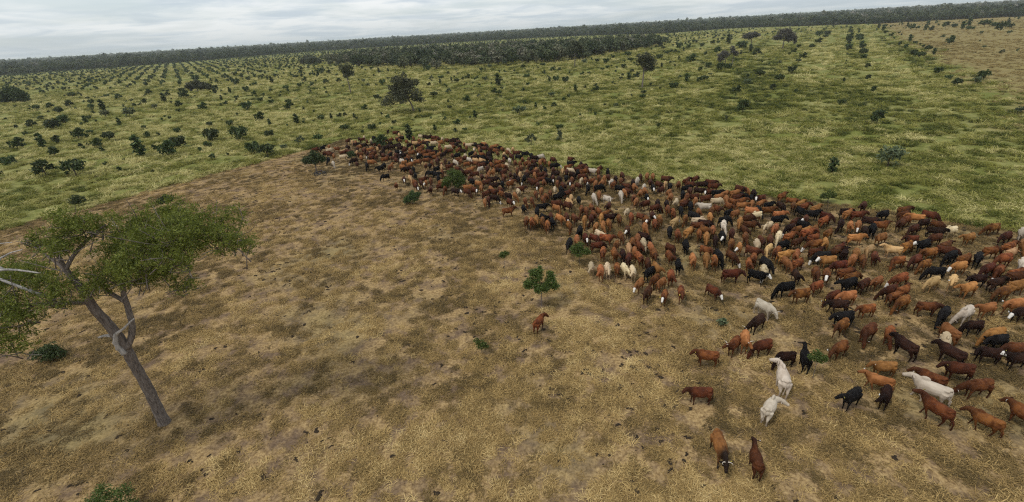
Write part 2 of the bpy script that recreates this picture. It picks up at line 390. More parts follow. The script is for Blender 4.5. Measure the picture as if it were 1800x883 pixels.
(27.34,45.63,-109,0.98,'c','graze_right','cream cow facing the camera, left of the cream trio in mid herd'),
(13.66,45.67,-103,0.93,'o','stand_left','orange tan cow facing the camera, head left, right of the front row of pale cattle'),
(31.93,45.84,26,0.92,'r','stand_right','dark red cow facing right, head turned right, right of the cream trio in mid herd'),
(10.14,45.84,-106,0.99,'b','stand','rust brown cow facing the camera, right of the pale bush in the herd'),
(38.53,45.91,-8,0.99,'o','stand','orange tan cow facing right, left of the big light tan cow'),
(24.58,45.95,-116,1.01,'b','graze_right','rust brown cow facing the camera, in front of the white cow in mid herd'),
(17.85,46.04,-70,0.97,'r','graze_right','dark red cow facing front right, left of the white cow in mid herd'),
(19.61,46.31,-106,1.06,'k','walk','black cow facing the camera, left of the white cow in mid herd'),
(49.49,46.34,-168,0.99,'c','low','cream cow facing left, left of the lone rust cow on the far edge'),
(15.72,46.43,-93,0.96,'oW','low','orange tan white faced cow facing front right, right of the front row of pale cattle'),
(47.99,46.38,-44,0.97,'d','stand_left','dark brown cow facing right, right of the big light tan cow'),
(54.39,46.41,-168,0.98,'b','graze_right','rust brown cow facing left, behind the two white faces at right'),
(28.31,46.53,-96,0.96,'r','stand_right','dark red cow facing front right, left of the cream trio in mid herd'),
(34.21,46.53,13,0.95,'b','graze_left','rust brown cow facing right, grazing, right of the cream trio in mid herd'),
(13.24,46.52,-100,1.00,'t','low','light tan cow facing the camera, right of the front row of pale cattle'),
(29.28,46.57,-115,0.98,'r','low','dark red cow facing the camera, left of the cream trio in mid herd'),
(14.52,46.97,-85,1.00,'b','walk','rust brown cow facing front right, walking, right of the front row of pale cattle'),
(31.84,47.24,26,1.00,'b','stand_right','rust brown cow facing right, the nearest right of the cream trio in mid herd'),
(30.58,47.24,-126,1.02,'c','graze','cream cow facing the camera, behind the spotted pale face'),
(23.40,47.35,-113,0.94,'d','low','dark brown cow facing the camera, in front of the white cow in mid herd'),
(46.20,47.40,-156,0.94,'r','graze','dark red cow facing left, behind the big light tan cow'),
(40.69,47.41,-115,0.99,'d','low','dark brown cow facing front right, in front of the black cow on the far edge'),
(15.21,47.52,-97,1.00,'c','low','cream cow facing the camera, head lowered, right of the front row of pale cattle'),
(26.95,47.56,-116,1.01,'b','graze_left','rust brown cow facing the camera, right of the white cow in mid herd'),
(12.03,47.62,-116,0.94,'b','graze','rust brown cow facing front left, right of the pale bush in the herd'),
(41.68,47.64,-126,1.07,'k','stand','black cow facing the camera, in front of the black cow on the far edge'),
(36.61,47.65,34,0.95,'b','graze_left','rust brown cow facing away right, in front of the dry stick'),
(34.25,47.80,13,1.04,'b','stand_right','rust brown cow facing right, the second nearest right of the cream trio in mid herd'),
(13.98,47.93,-105,0.99,'b','stand_left','rust brown cow facing camera, head left, second nearest behind the front row of pale cattle'),
(9.93,47.91,4,0.92,'r','low','dark red cow facing right, right of the pale bush in the herd'),
(24.55,48.09,-101,1.05,'kW','stand_right','black white faced cow facing front right, in front of the white cow in mid herd'),
(22.70,48.17,-112,1.01,'o','low','orange tan cow facing the camera, in front of the white cow in mid herd'),
(49.71,48.18,-81,0.91,'r','graze_left','dark red cow facing right, right of the big light tan cow'),
(6.72,48.54,-107,1.08,'k','walk','black cow facing the camera, left of the pale bush in the herd'),
(33.51,48.75,-153,0.98,'b','low','rust brown cow facing left, right of the cream trio in mid herd'),
(35.69,48.72,-128,0.92,'b','low','rust brown cow facing the camera, in front of the dry stick'),
(48.56,48.84,-167,0.95,'d','graze_left','dark brown cow facing left, right of the black cow on the far edge'),
(43.52,48.78,-9,1.02,'b','stand_left','rust brown cow facing right, in front of the black cow on the far edge'),
(45.82,48.81,-148,1.03,'r','stand','dark red cow facing front left, in front of the black cow on the far edge'),
(25.93,48.82,-118,0.97,'r','graze_left','dark red cow facing the camera, in front of the white cow in mid herd'),
(14.87,48.88,-105,0.99,'o','low','orange tan cow facing the camera, right of the pale bush in the herd'),
(34.71,48.67,26,0.95,'o','low','orange tan cow facing right, right of the cream trio in mid herd'),
(41.06,49.09,-128,0.96,'oW','low','orange tan white faced cow facing camera, left of the black cow on the far edge'),
(40.17,49.23,-130,0.96,'o','stand_left','orange tan cow facing the camera, head turned left, in front of the dry stick'),
(33.03,49.33,-153,1.01,'dW','graze','dark brown white faced cow facing left, behind the cream trio in mid herd'),
(22.34,49.35,-108,0.94,'b','walk','rust brown cow facing the camera, left of the white cow in mid herd'),
(31.31,49.40,-133,1.03,'o','walk','orange tan cow facing front left, behind the cream trio in mid herd'),
(15.76,49.46,-54,1.03,'d','graze','dark brown cow facing right, right of the pale bush in the herd'),
(7.78,49.49,-99,1.00,'o','walk','orange tan cow facing the camera, behind the pale bush in the herd'),
(19.80,49.53,-109,0.98,'b','stand_left','rust brown cow facing camera, head left, the second nearest before the side on white cow'),
(27.94,49.68,-91,0.94,'r','walk','dark red cow facing front right, right of the white cow in mid herd'),
(11.33,49.61,-32,1.01,'b','stand_left','rust brown cow facing right, right of the pale bush in the herd'),
(39.44,49.74,-127,0.99,'d','graze_right','dark brown cow facing the camera, in front of the dry stick'),
(35.14,49.96,-68,1.03,'k','graze','black cow facing right, right of the cream trio in mid herd'),
(47.18,49.84,-155,0.99,'b','low','rust brown cow facing left, right of the black cow on the far edge'),
(13.16,49.83,-90,0.99,'b','low','rust brown cow facing front right, right of the pale bush in the herd'),
(43.16,49.98,-44,1.04,'d','low','dark brown cow facing right, in front of the black cow on the far edge'),
(8.95,50.07,-91,0.93,'rW','stand','dark red white faced cow facing the camera, behind the pale bush in the herd'),
(21.31,50.08,40,1.01,'o','low','orange tan cow facing away right, in front of the side on white cow'),
(10.00,50.01,-51,0.92,'r','graze_right','dark red cow facing right, behind the pale bush in the herd'),
(23.36,50.17,-76,1.03,'b','stand','rust brown cow facing front right, left of the white cow in mid herd'),
(24.32,50.22,-113,0.94,'o','stand','orange tan cow facing the camera, left of the white cow in mid herd'),
(30.98,50.24,-143,1.01,'c','walk','cream cow facing front left, behind the cream trio in mid herd'),
(48.94,50.38,154,1.00,'o','stand','orange tan cow facing left, right of the black cow on the far edge'),
(19.23,50.59,-109,0.97,'k','low','black cow facing the camera, in front of the side on white cow'),
(50.92,50.70,-67,1.01,'r','graze_left','dark red cow facing right, grazing, right of the black cow on the far edge'),
(10.80,50.97,-66,0.97,'c','stand','cream cow facing front right, behind the pale bush in the herd'),
(29.21,51.05,-9,1.00,'r','low','dark red cow facing right, head lowered, right of the white cow in mid herd'),
(38.34,51.15,27,1.00,'b','low','rust brown cow facing right, in front of the dry stick'),
(34.79,51.29,36,0.92,'r','stand_right','dark red cow facing away right, behind the cream trio in mid herd'),
(26.11,51.36,-114,0.99,'w','graze_left','white cow facing the camera, in front of the side on white cow'),
(48.45,51.53,13,0.96,'r','low','dark red cow facing right, head lowered, right of the black cow on the far edge'),
(14.38,51.61,-100,0.99,'rW','stand_right','dark red white faced cow facing the camera, head turned right before the white cattle pair'),
(36.36,51.68,-127,0.96,'rW','stand_right','dark red white faced cow facing the camera, left of the dry stick'),
(23.11,51.78,-9,1.00,'r','walk','dark red cow facing right, in front of the side on white cow'),
(46.12,51.92,-160,1.01,'k','walk','black cow facing left, behind the big light tan cow'),
(28.41,52.01,-119,0.99,'o','low','orange tan cow facing the camera, right of the white cow in mid herd'),
(8.57,52.08,-99,1.06,'k','stand_right','black cow facing the camera, head turned right, behind the pale bush in the herd'),
(16.67,52.08,-102,1.01,'o','graze_left','orange tan cow facing the camera, right of the white cattle pair'),
(33.21,52.18,4,1.00,'k','stand_right','black cow facing right, behind the cream trio in mid herd'),
(24.18,52.21,-37,1.02,'d','graze_left','dark brown cow facing right, left of the white cow in mid herd'),
(43.32,52.24,-9,0.96,'r','stand','dark red cow facing right, left of the black cow on the far edge'),
(39.44,52.38,-73,0.97,'r','low','dark red cow facing right, in front of the dry stick'),
(42.32,52.72,26,0.99,'o','stand_left','orange tan cow facing right, right of the dry stick'),
(49.40,52.72,4,1.03,'r','walk','dark red cow facing right, walking, right of the black cow on the far edge'),
(29.96,53.05,14,1.02,'r','graze_right','dark red cow facing right, grazing, right of the white cow in mid herd'),
(26.97,53.09,15,0.97,'k','graze_right','black cow facing right, grazing, the nearest behind the white cow in mid herd'),
(18.18,53.11,-107,0.99,'b','walk','rust brown cow facing the camera, walking, left of the side on white cow'),
(23.74,53.20,-9,1.00,'c','graze_right','cream cow facing right, in front of the side on white cow'),
(38.18,53.22,-9,1.02,'k','stand_left','black cow facing right, left of the dry stick'),
(10.75,53.40,-113,0.92,'o','stand_left','orange tan cow facing front left, behind the pale bush in the herd'),
(20.81,53.41,42,1.01,'tW','low','light tan white faced cow facing away right, left of the side on white cow'),
(11.74,53.46,-102,1.00,'o','graze_left','orange tan cow facing the camera, grazing, the second nearest before the white cattle pair'),
(42.72,53.54,-9,0.93,'d','low','dark brown cow facing right, right of the dry stick'),
(12.54,53.76,-94,1.02,'b','low','rust brown cow facing the camera, head lowered, in front of the white cattle pair'),
(34.45,53.97,-9,0.92,'o','stand','orange tan cow facing right, behind the cream trio in mid herd'),
(25.54,53.98,-109,1.01,'o','stand','orange tan cow facing the camera, in front of the side on white cow'),
(31.56,54.13,-165,0.92,'cW','graze','cream white faced cow facing left, right of the white cow in mid herd'),
(37.39,54.41,-89,0.98,'k','low','black cow facing front right, left of the dry stick'),
(7.57,54.21,-80,0.98,'b','graze_right','rust brown cow facing front right, behind the pale bush in the herd'),
(22.50,54.24,-110,0.92,'b','graze_right','rust brown cow facing the camera, grazing, the nearest left of the side on white cow'),
(19.20,54.25,-100,1.00,'b','graze_right','rust brown cow facing camera, grazing, the third nearest left of the side on white cow'),
(17.55,54.29,-94,1.03,'bW','stand_right','rust brown white faced cow facing front right, right of the white cattle pair'),
(4.78,54.63,-95,1.02,'b','walk','rust brown cow facing the camera, walking, behind the pale bush in the herd'),
(45.83,54.88,-131,1.01,'r','stand_right','dark red cow facing the camera, left of the black cow on the far edge'),
(39.69,54.96,28,1.02,'o','stand','orange tan cow facing right, standing, the nearest left of the dry stick'),
(23.85,55.16,-62,0.98,'k','low','black cow facing right, in front of the side on white cow'),
(29.37,55.19,30,0.93,'o','graze_left','orange tan cow facing right, behind the white cow in mid herd'),
(31.56,55.29,-41,1.04,'o','graze_right','orange tan cow facing right, right of the white cow in mid herd'),
(33.78,55.40,-9,1.00,'b','stand','rust brown cow facing right, behind the cream trio in mid herd'),
(14.27,55.48,-96,0.98,'b','stand','rust brown cow facing the camera, standing, in front of the white cattle pair'),
(9.72,55.52,-100,1.01,'o','graze','orange tan cow facing the camera, grazing, the nearest in front of the white cattle pair'),
(28.64,55.54,30,0.91,'k','graze_left','black cow facing right, grazing, the second nearest behind the white cow in mid herd'),
(5.49,55.62,-92,1.00,'k','stand_left','black cow facing the camera, head turned left, behind the pale bush in the herd'),
(32.70,55.81,-102,0.93,'k','graze_left','black cow facing front right, behind the cream trio in mid herd'),
(38.71,55.85,28,1.00,'b','stand_right','rust brown cow facing right, left of the dry stick'),
(15.98,55.89,-97,0.95,'b','graze_right','rust brown cow facing the camera, right of the white cattle pair'),
(18.71,55.92,-107,0.94,'rW','stand_left','dark red white faced cow facing the camera, left of the side on white cow'),
(17.26,55.92,-58,0.91,'r','stand_right','dark red cow facing right, right of the white cattle pair'),
(2.82,56.02,-94,1.00,'b','stand_left','rust brown cow facing the camera, head turned left, behind the tiny sapling on the straw'),
(10.69,56.02,-100,0.99,'r','graze_right','dark red cow facing the camera, in front of the white cattle pair'),
(4.24,56.04,-95,1.01,'b','graze_left','rust brown cow facing the camera, grazing, behind the pale bush in the herd'),
(26.60,56.11,-119,1.00,'b','graze_left','rust brown cow facing the camera, grazing, in front of the side on white cow'),
(24.91,56.16,-111,0.94,'b','stand_left','rust brown cow facing the camera, head left, the nearest before the side on white cow'),
(12.00,56.10,-105,0.95,'o','low','orange tan cow facing the camera, head lowered, in front of the white cattle pair'),
(37.53,56.30,-123,0.99,'b','stand','rust brown cow facing the camera, left of the dry stick'),
(13.26,56.35,-9,0.95,'d','stand_left','dark brown cow facing right, in front of the white cattle pair'),
(2.13,56.38,-97,1.01,'b','stand','rust brown cow facing the camera, standing, behind the tiny sapling on the straw'),
(21.65,56.46,-105,0.97,'b','graze_left','rust brown cow facing camera, grazing, the second nearest left of the side on white cow'),
(8.57,56.50,-81,1.02,'r','stand_left','dark red cow facing front right, in front of the white cattle pair'),
(36.05,56.55,-88,1.02,'d','graze','dark brown cow facing front right, behind the cream trio in mid herd'),
(3.50,56.63,-90,1.03,'o','walk','orange tan cow facing the camera, behind the tiny sapling on the straw'),
(6.64,56.81,-65,1.01,'o','walk','orange tan cow facing front right, behind the pale bush in the herd'),
(7.62,57.12,-90,0.97,'rW','low','dark red white faced cow facing the camera, head lowered before the white cattle pair'),
(27.80,57.13,-81,0.94,'r','stand_left','dark red cow facing front right, right of the side on white cow'),
(22.98,57.20,-106,0.94,'k','low','black cow facing the camera, left of the side on white cow'),
(39.13,57.28,29,0.91,'o','stand','orange tan cow facing right, standing, the second nearest left of the dry stick'),
(12.83,57.51,35,0.95,'b','stand_right','rust brown cow facing right, in front of the white cattle pair'),
]
# the cattle farther back: x, y, heading, size, coat, pose
FAR_CATTLE = [
(11.3,57.4,-84,0.99,'b','stand'),
(34.9,57.4,15,0.91,'k','walk'),
(5.5,57.5,-96,0.98,'r','low'),
(21.3,57.5,-105,1.03,'b','walk'),
(29.6,57.6,-82,0.99,'b','stand'),
(4.6,57.6,-63,0.94,'k','stand_left'),
(31.5,57.8,-10,0.92,'o','walk'),
(15.8,57.8,-120,0.92,'c','walk'),
(26.4,57.9,170,1.03,'w','stand_right'),
(32.9,58.0,-119,0.93,'o','low'),
(34.1,58.1,30,0.91,'o','stand_right'),
(24.7,58.4,-107,1.03,'k','low'),
(38.6,58.4,-45,0.91,'b','stand_right'),
(12.2,58.4,-78,1.01,'b','low'),
(10.5,58.7,-96,1.04,'b','low'),
(20.0,58.8,16,0.95,'r','graze_right'),
(30.9,59.1,-68,0.97,'b','stand_right'),
(32.1,59.3,16,0.96,'b','stand_right'),
(24.2,59.4,33,0.95,'r','stand'),
(10.0,59.6,-98,0.98,'b','graze_right'),
(3.8,59.7,-94,1.01,'k','low'),
(28.9,59.8,-10,0.99,'c','graze'),
(11.5,59.9,-84,1.00,'b','stand_right'),
(34.9,59.8,-164,1.02,'rW','stand_left'),
(21.9,59.8,-105,0.97,'d','low'),
(20.7,60.0,-107,1.04,'d','graze_left'),
(30.3,60.0,-111,1.04,'o','low'),
(33.9,60.1,-106,0.93,'k','graze_right'),
(26.1,60.3,-114,0.96,'o','graze_right'),
(19.0,60.3,-146,1.03,'r','walk'),
(23.4,60.3,-112,0.96,'c','stand_right'),
(38.3,60.3,30,1.00,'b','walk'),
(13.9,60.4,-113,0.95,'r','stand_right'),
(24.5,60.5,43,0.91,'b','graze'),
(32.2,60.8,16,0.98,'r','walk'),
(-0.2,60.8,5,1.00,'b','alert'),
(6.7,61.0,-54,0.93,'o','graze_right'),
(27.9,61.0,4,1.03,'r','graze'),
(18.0,61.3,-116,1.00,'o','walk'),
(33.5,61.5,-71,0.92,'k','graze_left'),
(30.0,61.5,16,0.97,'o','stand_left'),
(8.4,61.5,-55,1.03,'r','stand_right'),
(2.0,61.5,-89,0.92,'k','stand_left'),
(25.5,61.9,-114,1.02,'bW','graze'),
(4.7,61.9,5,0.94,'k','walk'),
(35.2,62.0,-107,0.98,'d','stand'),
(26.6,62.1,-163,0.97,'rW','stand_right'),
(23.3,62.3,-112,1.02,'o','stand_right'),
(6.9,62.6,-10,1.01,'r','graze_right'),
(31.3,62.6,32,0.95,'o','low'),
(32.7,62.6,16,0.99,'o','low'),
(8.7,62.8,-76,1.03,'t','stand'),
(18.1,62.9,-115,0.99,'b','stand'),
(30.4,63.1,-10,0.97,'k','stand_left'),
(20.1,63.1,-100,0.91,'kW','walk'),
(14.4,63.3,-59,0.98,'w','stand_right'),
(25.4,63.3,-113,0.97,'k','low'),
(10.2,63.4,-96,0.99,'k','stand'),
(34.9,63.5,-96,0.92,'o','low'),
(29.4,63.7,-163,0.95,'rW','stand_left'),
(12.6,64.2,-94,1.02,'w','graze_left'),
(34.2,64.2,-72,1.03,'r','stand'),
(0.2,64.3,-63,1.03,'rW','stand'),
(2.4,64.5,-91,0.94,'b','graze_left'),
(23.7,64.5,-128,0.95,'o','stand_left'),
(26.9,64.5,-108,0.97,'r','stand'),
(3.4,64.6,-90,0.93,'b','graze_left'),
(16.7,64.6,-97,1.03,'w','graze'),
(9.3,64.7,-95,0.93,'t','graze_right'),
(19.6,64.7,-109,0.99,'o','stand_right'),
(28.4,64.7,-44,0.94,'d','stand_left'),
(5.1,64.8,-84,0.96,'b','low'),
(-3.6,65.2,-85,0.91,'o','low'),
(13.6,65.5,-101,0.96,'o','low'),
(7.5,65.6,19,1.02,'k','stand'),
(17.5,65.7,-89,0.96,'o','low'),
(20.5,65.7,-103,0.99,'o','stand_left'),
(23.0,65.9,-134,0.99,'r','stand'),
(5.7,65.9,-80,0.96,'b','stand'),
(31.1,66.1,-11,0.98,'r','stand'),
(26.9,66.1,17,0.94,'k','stand'),
(18.1,66.2,-75,0.96,'r','walk'),
(-3.1,66.3,-86,0.91,'r','graze'),
(-2.2,66.8,-35,0.98,'dW','graze'),
(22.2,67.0,-104,0.96,'kW','walk'),
(8.1,67.0,-140,0.94,'k','graze_right'),
(24.8,67.1,-112,0.99,'k','stand'),
(9.1,67.1,40,0.97,'r','walk'),
(-0.0,67.2,-53,1.01,'d','graze_right'),
(6.4,67.3,-93,0.95,'b','stand'),
(29.8,67.3,-11,1.01,'d','graze'),
(1.0,67.4,-81,0.93,'o','graze_left'),
(4.2,67.4,-87,0.94,'b','low'),
(28.2,67.7,-45,0.97,'r','low'),
(26.4,67.8,-109,0.97,'b','stand_right'),
(19.5,67.8,-99,1.01,'o','stand_left'),
(21.0,67.8,-112,0.91,'w','low'),
(17.3,67.9,-41,0.97,'k','low'),
(31.4,67.9,-46,1.00,'r','stand_left'),
(-1.1,68.5,-63,1.00,'b','low'),
(24.5,68.5,-114,0.91,'t','low'),
(5.1,68.5,-102,1.01,'o','low'),
(18.5,68.6,-42,0.97,'r','graze'),
(23.6,68.6,-79,0.97,'r','stand'),
(12.5,68.7,-100,0.98,'k','graze_right'),
(14.2,68.7,19,1.01,'k','graze'),
(8.3,68.8,-87,0.96,'k','stand'),
(7.3,69.0,-96,0.92,'c','stand'),
(-3.5,68.9,44,1.01,'r','stand_left'),
(1.6,69.1,-78,0.93,'c','stand_right'),
(10.2,69.1,-92,1.01,'b','stand_right'),
(-2.4,69.5,-36,1.02,'r','stand'),
(28.2,69.4,35,1.00,'r','stand'),
(22.6,69.8,-104,0.97,'r','stand_left'),
(16.8,70.0,58,0.96,'b','low'),
(19.9,70.1,-105,0.99,'d','stand'),
(11.2,70.3,-71,0.95,'r','walk'),
(29.9,70.3,35,0.95,'r','low'),
(2.0,70.4,20,0.96,'r','stand_right'),
(-6.6,70.6,-51,0.98,'r','graze'),
(-1.2,70.6,-64,0.91,'r','stand'),
(8.9,70.7,-77,1.02,'r','walk'),
(14.0,70.7,-111,0.98,'o','graze'),
(15.1,70.9,-108,0.96,'o','stand_right'),
(-2.7,70.9,-70,1.01,'o','low'),
(20.8,70.9,-111,1.01,'w','graze_right'),
(-5.4,71.0,-52,0.99,'rW','stand_right'),
(25.5,71.0,-45,1.02,'r','stand_left'),
(16.6,71.0,-116,0.96,'w','stand'),
(-8.5,71.2,-35,0.96,'dW','walk'),
(18.3,71.4,-106,0.92,'b','walk'),
(4.8,71.8,-101,0.92,'rW','low'),
(10.1,71.9,-98,0.94,'rW','stand'),
(-4.4,71.9,-85,0.95,'o','stand'),
(13.7,72.2,-140,1.00,'bW','low'),
(8.1,72.2,-94,0.93,'b','low'),
(12.7,72.4,-97,1.00,'b','stand'),
(5.9,72.7,-95,1.00,'b','stand_left'),
(-12.8,72.7,-85,0.94,'r','stand_right'),
(23.9,72.8,-107,0.96,'o','walk'),
(12.1,72.9,-109,0.92,'c','low'),
(-2.3,72.9,-11,1.02,'d','stand'),
(-6.6,72.9,-11,0.96,'o','low'),
(-10.4,72.9,-87,0.94,'b','graze_right'),
(17.8,72.9,-100,0.91,'d','stand'),
(23.0,73.0,-109,1.01,'o','walk'),
(4.3,73.2,-159,0.99,'r','stand_right'),
(22.0,73.2,-103,0.90,'r','low'),
(16.0,73.3,-105,0.93,'o','graze_left'),
(0.4,73.6,45,1.02,'b','stand_right'),
(10.7,73.5,-92,0.95,'b','graze_right'),
(-0.9,73.7,-81,0.92,'k','graze'),
(15.2,73.7,-95,0.95,'b','walk'),
(16.8,73.9,-99,0.92,'r','graze_left'),
(6.8,74.2,-58,0.92,'k','graze_left'),
(8.7,74.3,-78,0.97,'d','stand'),
(9.8,74.4,-100,0.99,'k','walk'),
(19.3,74.5,-90,0.96,'r','graze'),
(4.0,74.5,-40,0.95,'r','low'),
(-11.3,74.5,22,0.93,'r','stand'),
(5.7,74.9,21,0.99,'r','graze'),
(-3.5,75.0,22,1.00,'r','low'),
(-4.9,74.6,-37,0.96,'o','graze_right'),
(0.5,75.2,-98,0.96,'rW','stand'),
(7.7,75.2,-96,0.95,'rW','low'),
(-7.4,75.3,-92,0.91,'b','graze'),
(-15.6,75.3,-64,0.99,'rW','low'),
(12.7,75.3,-12,0.93,'r','graze'),
(1.8,75.7,-92,0.93,'d','walk'),
(-0.8,75.8,-88,0.91,'r','stand'),
(2.8,75.8,-99,1.02,'kW','graze_right'),
(-11.1,76.0,-11,1.02,'b','walk'),
(-6.1,76.0,-63,0.98,'k','stand_right'),
(-19.2,76.4,-77,0.90,'b','stand_right'),
(11.2,76.6,-61,0.98,'d','graze_right'),
(-2.4,76.6,-11,0.99,'d','low'),
(6.6,76.6,-89,0.97,'r','stand_right'),
(-14.1,76.6,-82,0.93,'oW','stand_right'),
(-15.0,77.0,-81,0.90,'r','graze_left'),
(-16.0,77.0,-58,1.03,'b','graze'),
(17.4,77.2,78,0.94,'k','walk'),
(1.3,77.3,-89,0.99,'d','walk'),
(-0.6,77.4,-81,0.98,'b','stand_left'),
(4.7,77.4,-94,0.98,'o','graze_left'),
(-6.4,77.5,-53,0.94,'r','low'),
(12.2,77.5,-105,1.00,'k','graze_right'),
(3.4,77.6,-68,0.98,'d','graze_right'),
(8.3,77.6,-159,1.01,'d','graze_left'),
(15.8,77.4,-98,1.00,'b','graze'),
(5.9,77.5,21,1.01,'r','low'),
(-3.6,77.5,-89,1.01,'b','stand'),
(-13.4,77.6,-82,1.00,'b','low'),
(13.4,77.9,21,1.02,'b','graze'),
(14.9,78.0,-44,0.97,'w','walk'),
(-4.5,78.1,-85,0.99,'r','stand_left'),
(10.4,78.2,-103,0.96,'r','walk'),
(2.2,78.3,-95,0.95,'t','walk'),
(0.5,78.6,-91,0.96,'r','stand_left'),
(4.9,79.2,-158,1.01,'r','low'),
(-15.0,79.1,24,0.92,'r','stand_right'),
(9.8,79.1,-97,0.90,'t','stand'),
(3.5,79.2,-93,0.97,'b','graze_right'),
(11.2,79.2,-43,0.95,'c','graze'),
(-12.3,79.3,-83,0.95,'k','low'),
(16.4,79.4,53,0.93,'r','low'),
(-18.4,79.4,-79,1.01,'rW','walk'),
(14.2,79.6,-75,0.98,'r','low'),
(8.2,79.5,-96,1.03,'r','stand_left'),
(12.7,79.8,-12,0.93,'r','graze_right'),
(6.8,79.8,-92,0.99,'k','walk'),
(-17.4,80.0,-68,1.01,'t','graze'),
(-3.3,80.2,-99,0.96,'o','graze_left'),
(-5.9,80.6,-157,0.95,'r','graze_right'),
(5.2,80.5,-94,0.97,'o','walk'),
(-0.6,80.5,47,1.00,'r','walk'),
(13.5,81.0,21,0.99,'r','stand'),
(-8.8,81.3,24,0.99,'r','low'),
(4.3,81.1,-96,0.91,'k','stand'),
(1.8,81.3,-95,0.92,'b','graze'),
(11.1,81.4,22,0.95,'b','stand'),
(-2.5,81.4,81,1.02,'o','graze_left'),
(-16.8,81.8,-78,0.91,'k','stand_right'),
(-12.9,81.9,-38,0.96,'k','stand_left'),
(-7.3,82.1,-156,0.92,'r','graze_right'),
(-1.6,82.2,-67,0.91,'d','stand'),
(6.2,82.0,-92,0.97,'d','low'),
(13.6,82.3,-97,1.01,'d','graze_left'),
(2.6,82.4,-93,0.98,'b','stand'),
(-22.5,82.6,-155,0.91,'k','graze_right'),
(-8.3,82.9,-63,0.91,'d','graze_left'),
(8.8,82.8,-12,1.00,'kW','low'),
(-10.6,83.1,-62,0.95,'r','low'),
(-12.0,83.0,-81,0.93,'b','graze'),
(-14.3,83.0,168,0.93,'k','graze'),
(-3.7,83.3,-94,1.00,'r','graze'),
(-6.8,83.6,24,0.98,'o','stand'),
(5.0,83.6,46,0.97,'d','low'),
(-5.0,83.6,-130,0.95,'w','graze_left'),
(-17.9,83.8,-72,1.01,'r','low'),
(12.0,83.9,-13,0.94,'k','stand_left'),
(-0.6,84.0,-58,1.01,'b','walk'),
(4.2,84.2,-99,1.02,'b','graze_right'),
(8.0,84.3,-90,0.92,'o','walk'),
(-9.2,84.5,-54,0.97,'r','walk'),
(-1.6,84.6,49,0.97,'b','walk'),
(0.0,84.7,-79,0.99,'c','stand'),
(2.5,85.1,-90,1.02,'b','graze'),
(3.8,85.5,47,1.02,'b','low'),
(6.3,85.3,-95,1.03,'o','graze_left'),
(-13.3,85.4,53,1.00,'k','stand_right'),
(-2.9,86.0,-67,0.99,'b','low'),
(7.3,85.9,-87,0.91,'b','walk'),
(-12.5,86.1,-84,1.01,'t','stand'),
(-4.8,86.3,24,0.98,'r','graze'),
(1.6,86.2,-92,0.99,'b','stand_left'),
(5.2,86.4,-61,0.96,'r','stand_left'),
(-17.9,86.4,-69,0.93,'k','graze'),
(-19.3,86.7,-154,0.97,'d','low'),
(-11.0,86.7,25,0.99,'r','stand'),
(6.8,87.0,47,0.95,'b','low'),
(12.3,87.1,-64,0.91,'r','stand_left'),
(9.0,87.4,-63,0.97,'r','low'),
(-1.6,87.4,-13,1.00,'b','stand'),
(-4.3,87.6,-13,0.93,'k','stand_right'),
(-7.6,87.8,-13,0.95,'b','walk'),
(-6.1,88.0,-41,0.91,'b','stand_left'),
(4.3,88.0,-91,0.98,'r','stand'),
(-15.0,88.1,-82,0.96,'d','stand'),
(-12.7,88.4,-84,0.91,'b','stand'),
(-15.8,88.3,-82,0.90,'b','stand_right'),
(3.1,88.3,-93,0.95,'b','stand_left'),
(-20.3,88.3,-38,0.99,'o','graze_right'),
(-24.7,88.3,-122,1.02,'k','stand_right'),
(0.6,88.4,-83,0.93,'w','stand'),
(-23.0,88.4,-83,0.93,'b','walk'),
(-2.0,88.7,-68,0.91,'r','stand_left'),
(-11.3,88.7,-82,0.92,'d','stand_left'),
(-0.5,89.2,-88,0.96,'b','walk'),
(5.6,89.5,-45,0.97,'d','low'),
(-10.1,89.4,-64,1.00,'w','low'),
(-5.0,89.4,-66,1.03,'t','stand_left'),
(-3.1,89.7,-81,0.92,'d','stand'),
(6.8,89.9,24,1.00,'w','graze_left'),
(-14.8,89.9,-80,0.96,'b','graze_left'),
(-19.2,90.0,27,0.95,'o','stand'),
(-9.1,90.1,76,0.95,'b','stand'),
(-22.9,90.3,93,0.92,'o','stand_right'),
(-6.2,90.5,-42,0.93,'t','graze'),
(-24.6,90.7,75,0.92,'k','graze_left'),
(-12.3,90.9,-84,0.96,'r','low'),
(-28.0,91.0,-71,1.02,'k','graze_right'),
(2.4,91.0,-44,0.93,'k','stand'),
(-0.3,91.4,-60,0.95,'d','low'),
(-14.0,91.3,-75,0.98,'r','low'),
(-7.5,91.2,-57,0.92,'w','low'),
(1.1,91.5,-61,1.01,'r','graze_right'),
(-3.6,91.4,-59,0.91,'d','stand_left'),
(5.0,91.4,-99,0.96,'k','graze'),
(-20.7,91.5,-122,0.98,'o','graze_left'),
(-17.8,91.6,-13,1.00,'b','stand'),
(-9.6,92.1,26,0.90,'b','low'),
(-5.0,92.1,-13,1.01,'k','graze'),
(-8.3,92.5,-57,0.96,'r','low'),
(-6.4,92.6,26,1.00,'d','low'),
(-14.0,92.7,-63,0.93,'r','walk'),
(-16.3,92.9,-13,0.93,'b','low'),
(-21.3,92.9,-52,1.01,'w','low'),
(-30.6,93.0,-70,0.91,'r','stand'),
(-0.4,93.3,-88,0.98,'t','stand_right'),
(3.9,93.3,-14,0.96,'k','graze'),
(-20.5,93.5,-77,0.95,'kW','graze'),
(-19.5,93.5,-78,0.96,'kW','walk'),
(-27.8,93.6,-13,1.01,'o','low'),
(-3.6,94.1,52,0.91,'d','graze'),
(-22.7,94.1,-60,0.98,'r','low'),
(-8.5,94.1,-86,0.97,'c','stand_right'),
(2.2,94.2,-14,0.98,'r','walk'),
(-5.0,94.4,-43,0.99,'b','low'),
(-16.4,94.4,-40,0.98,'k','stand_left'),
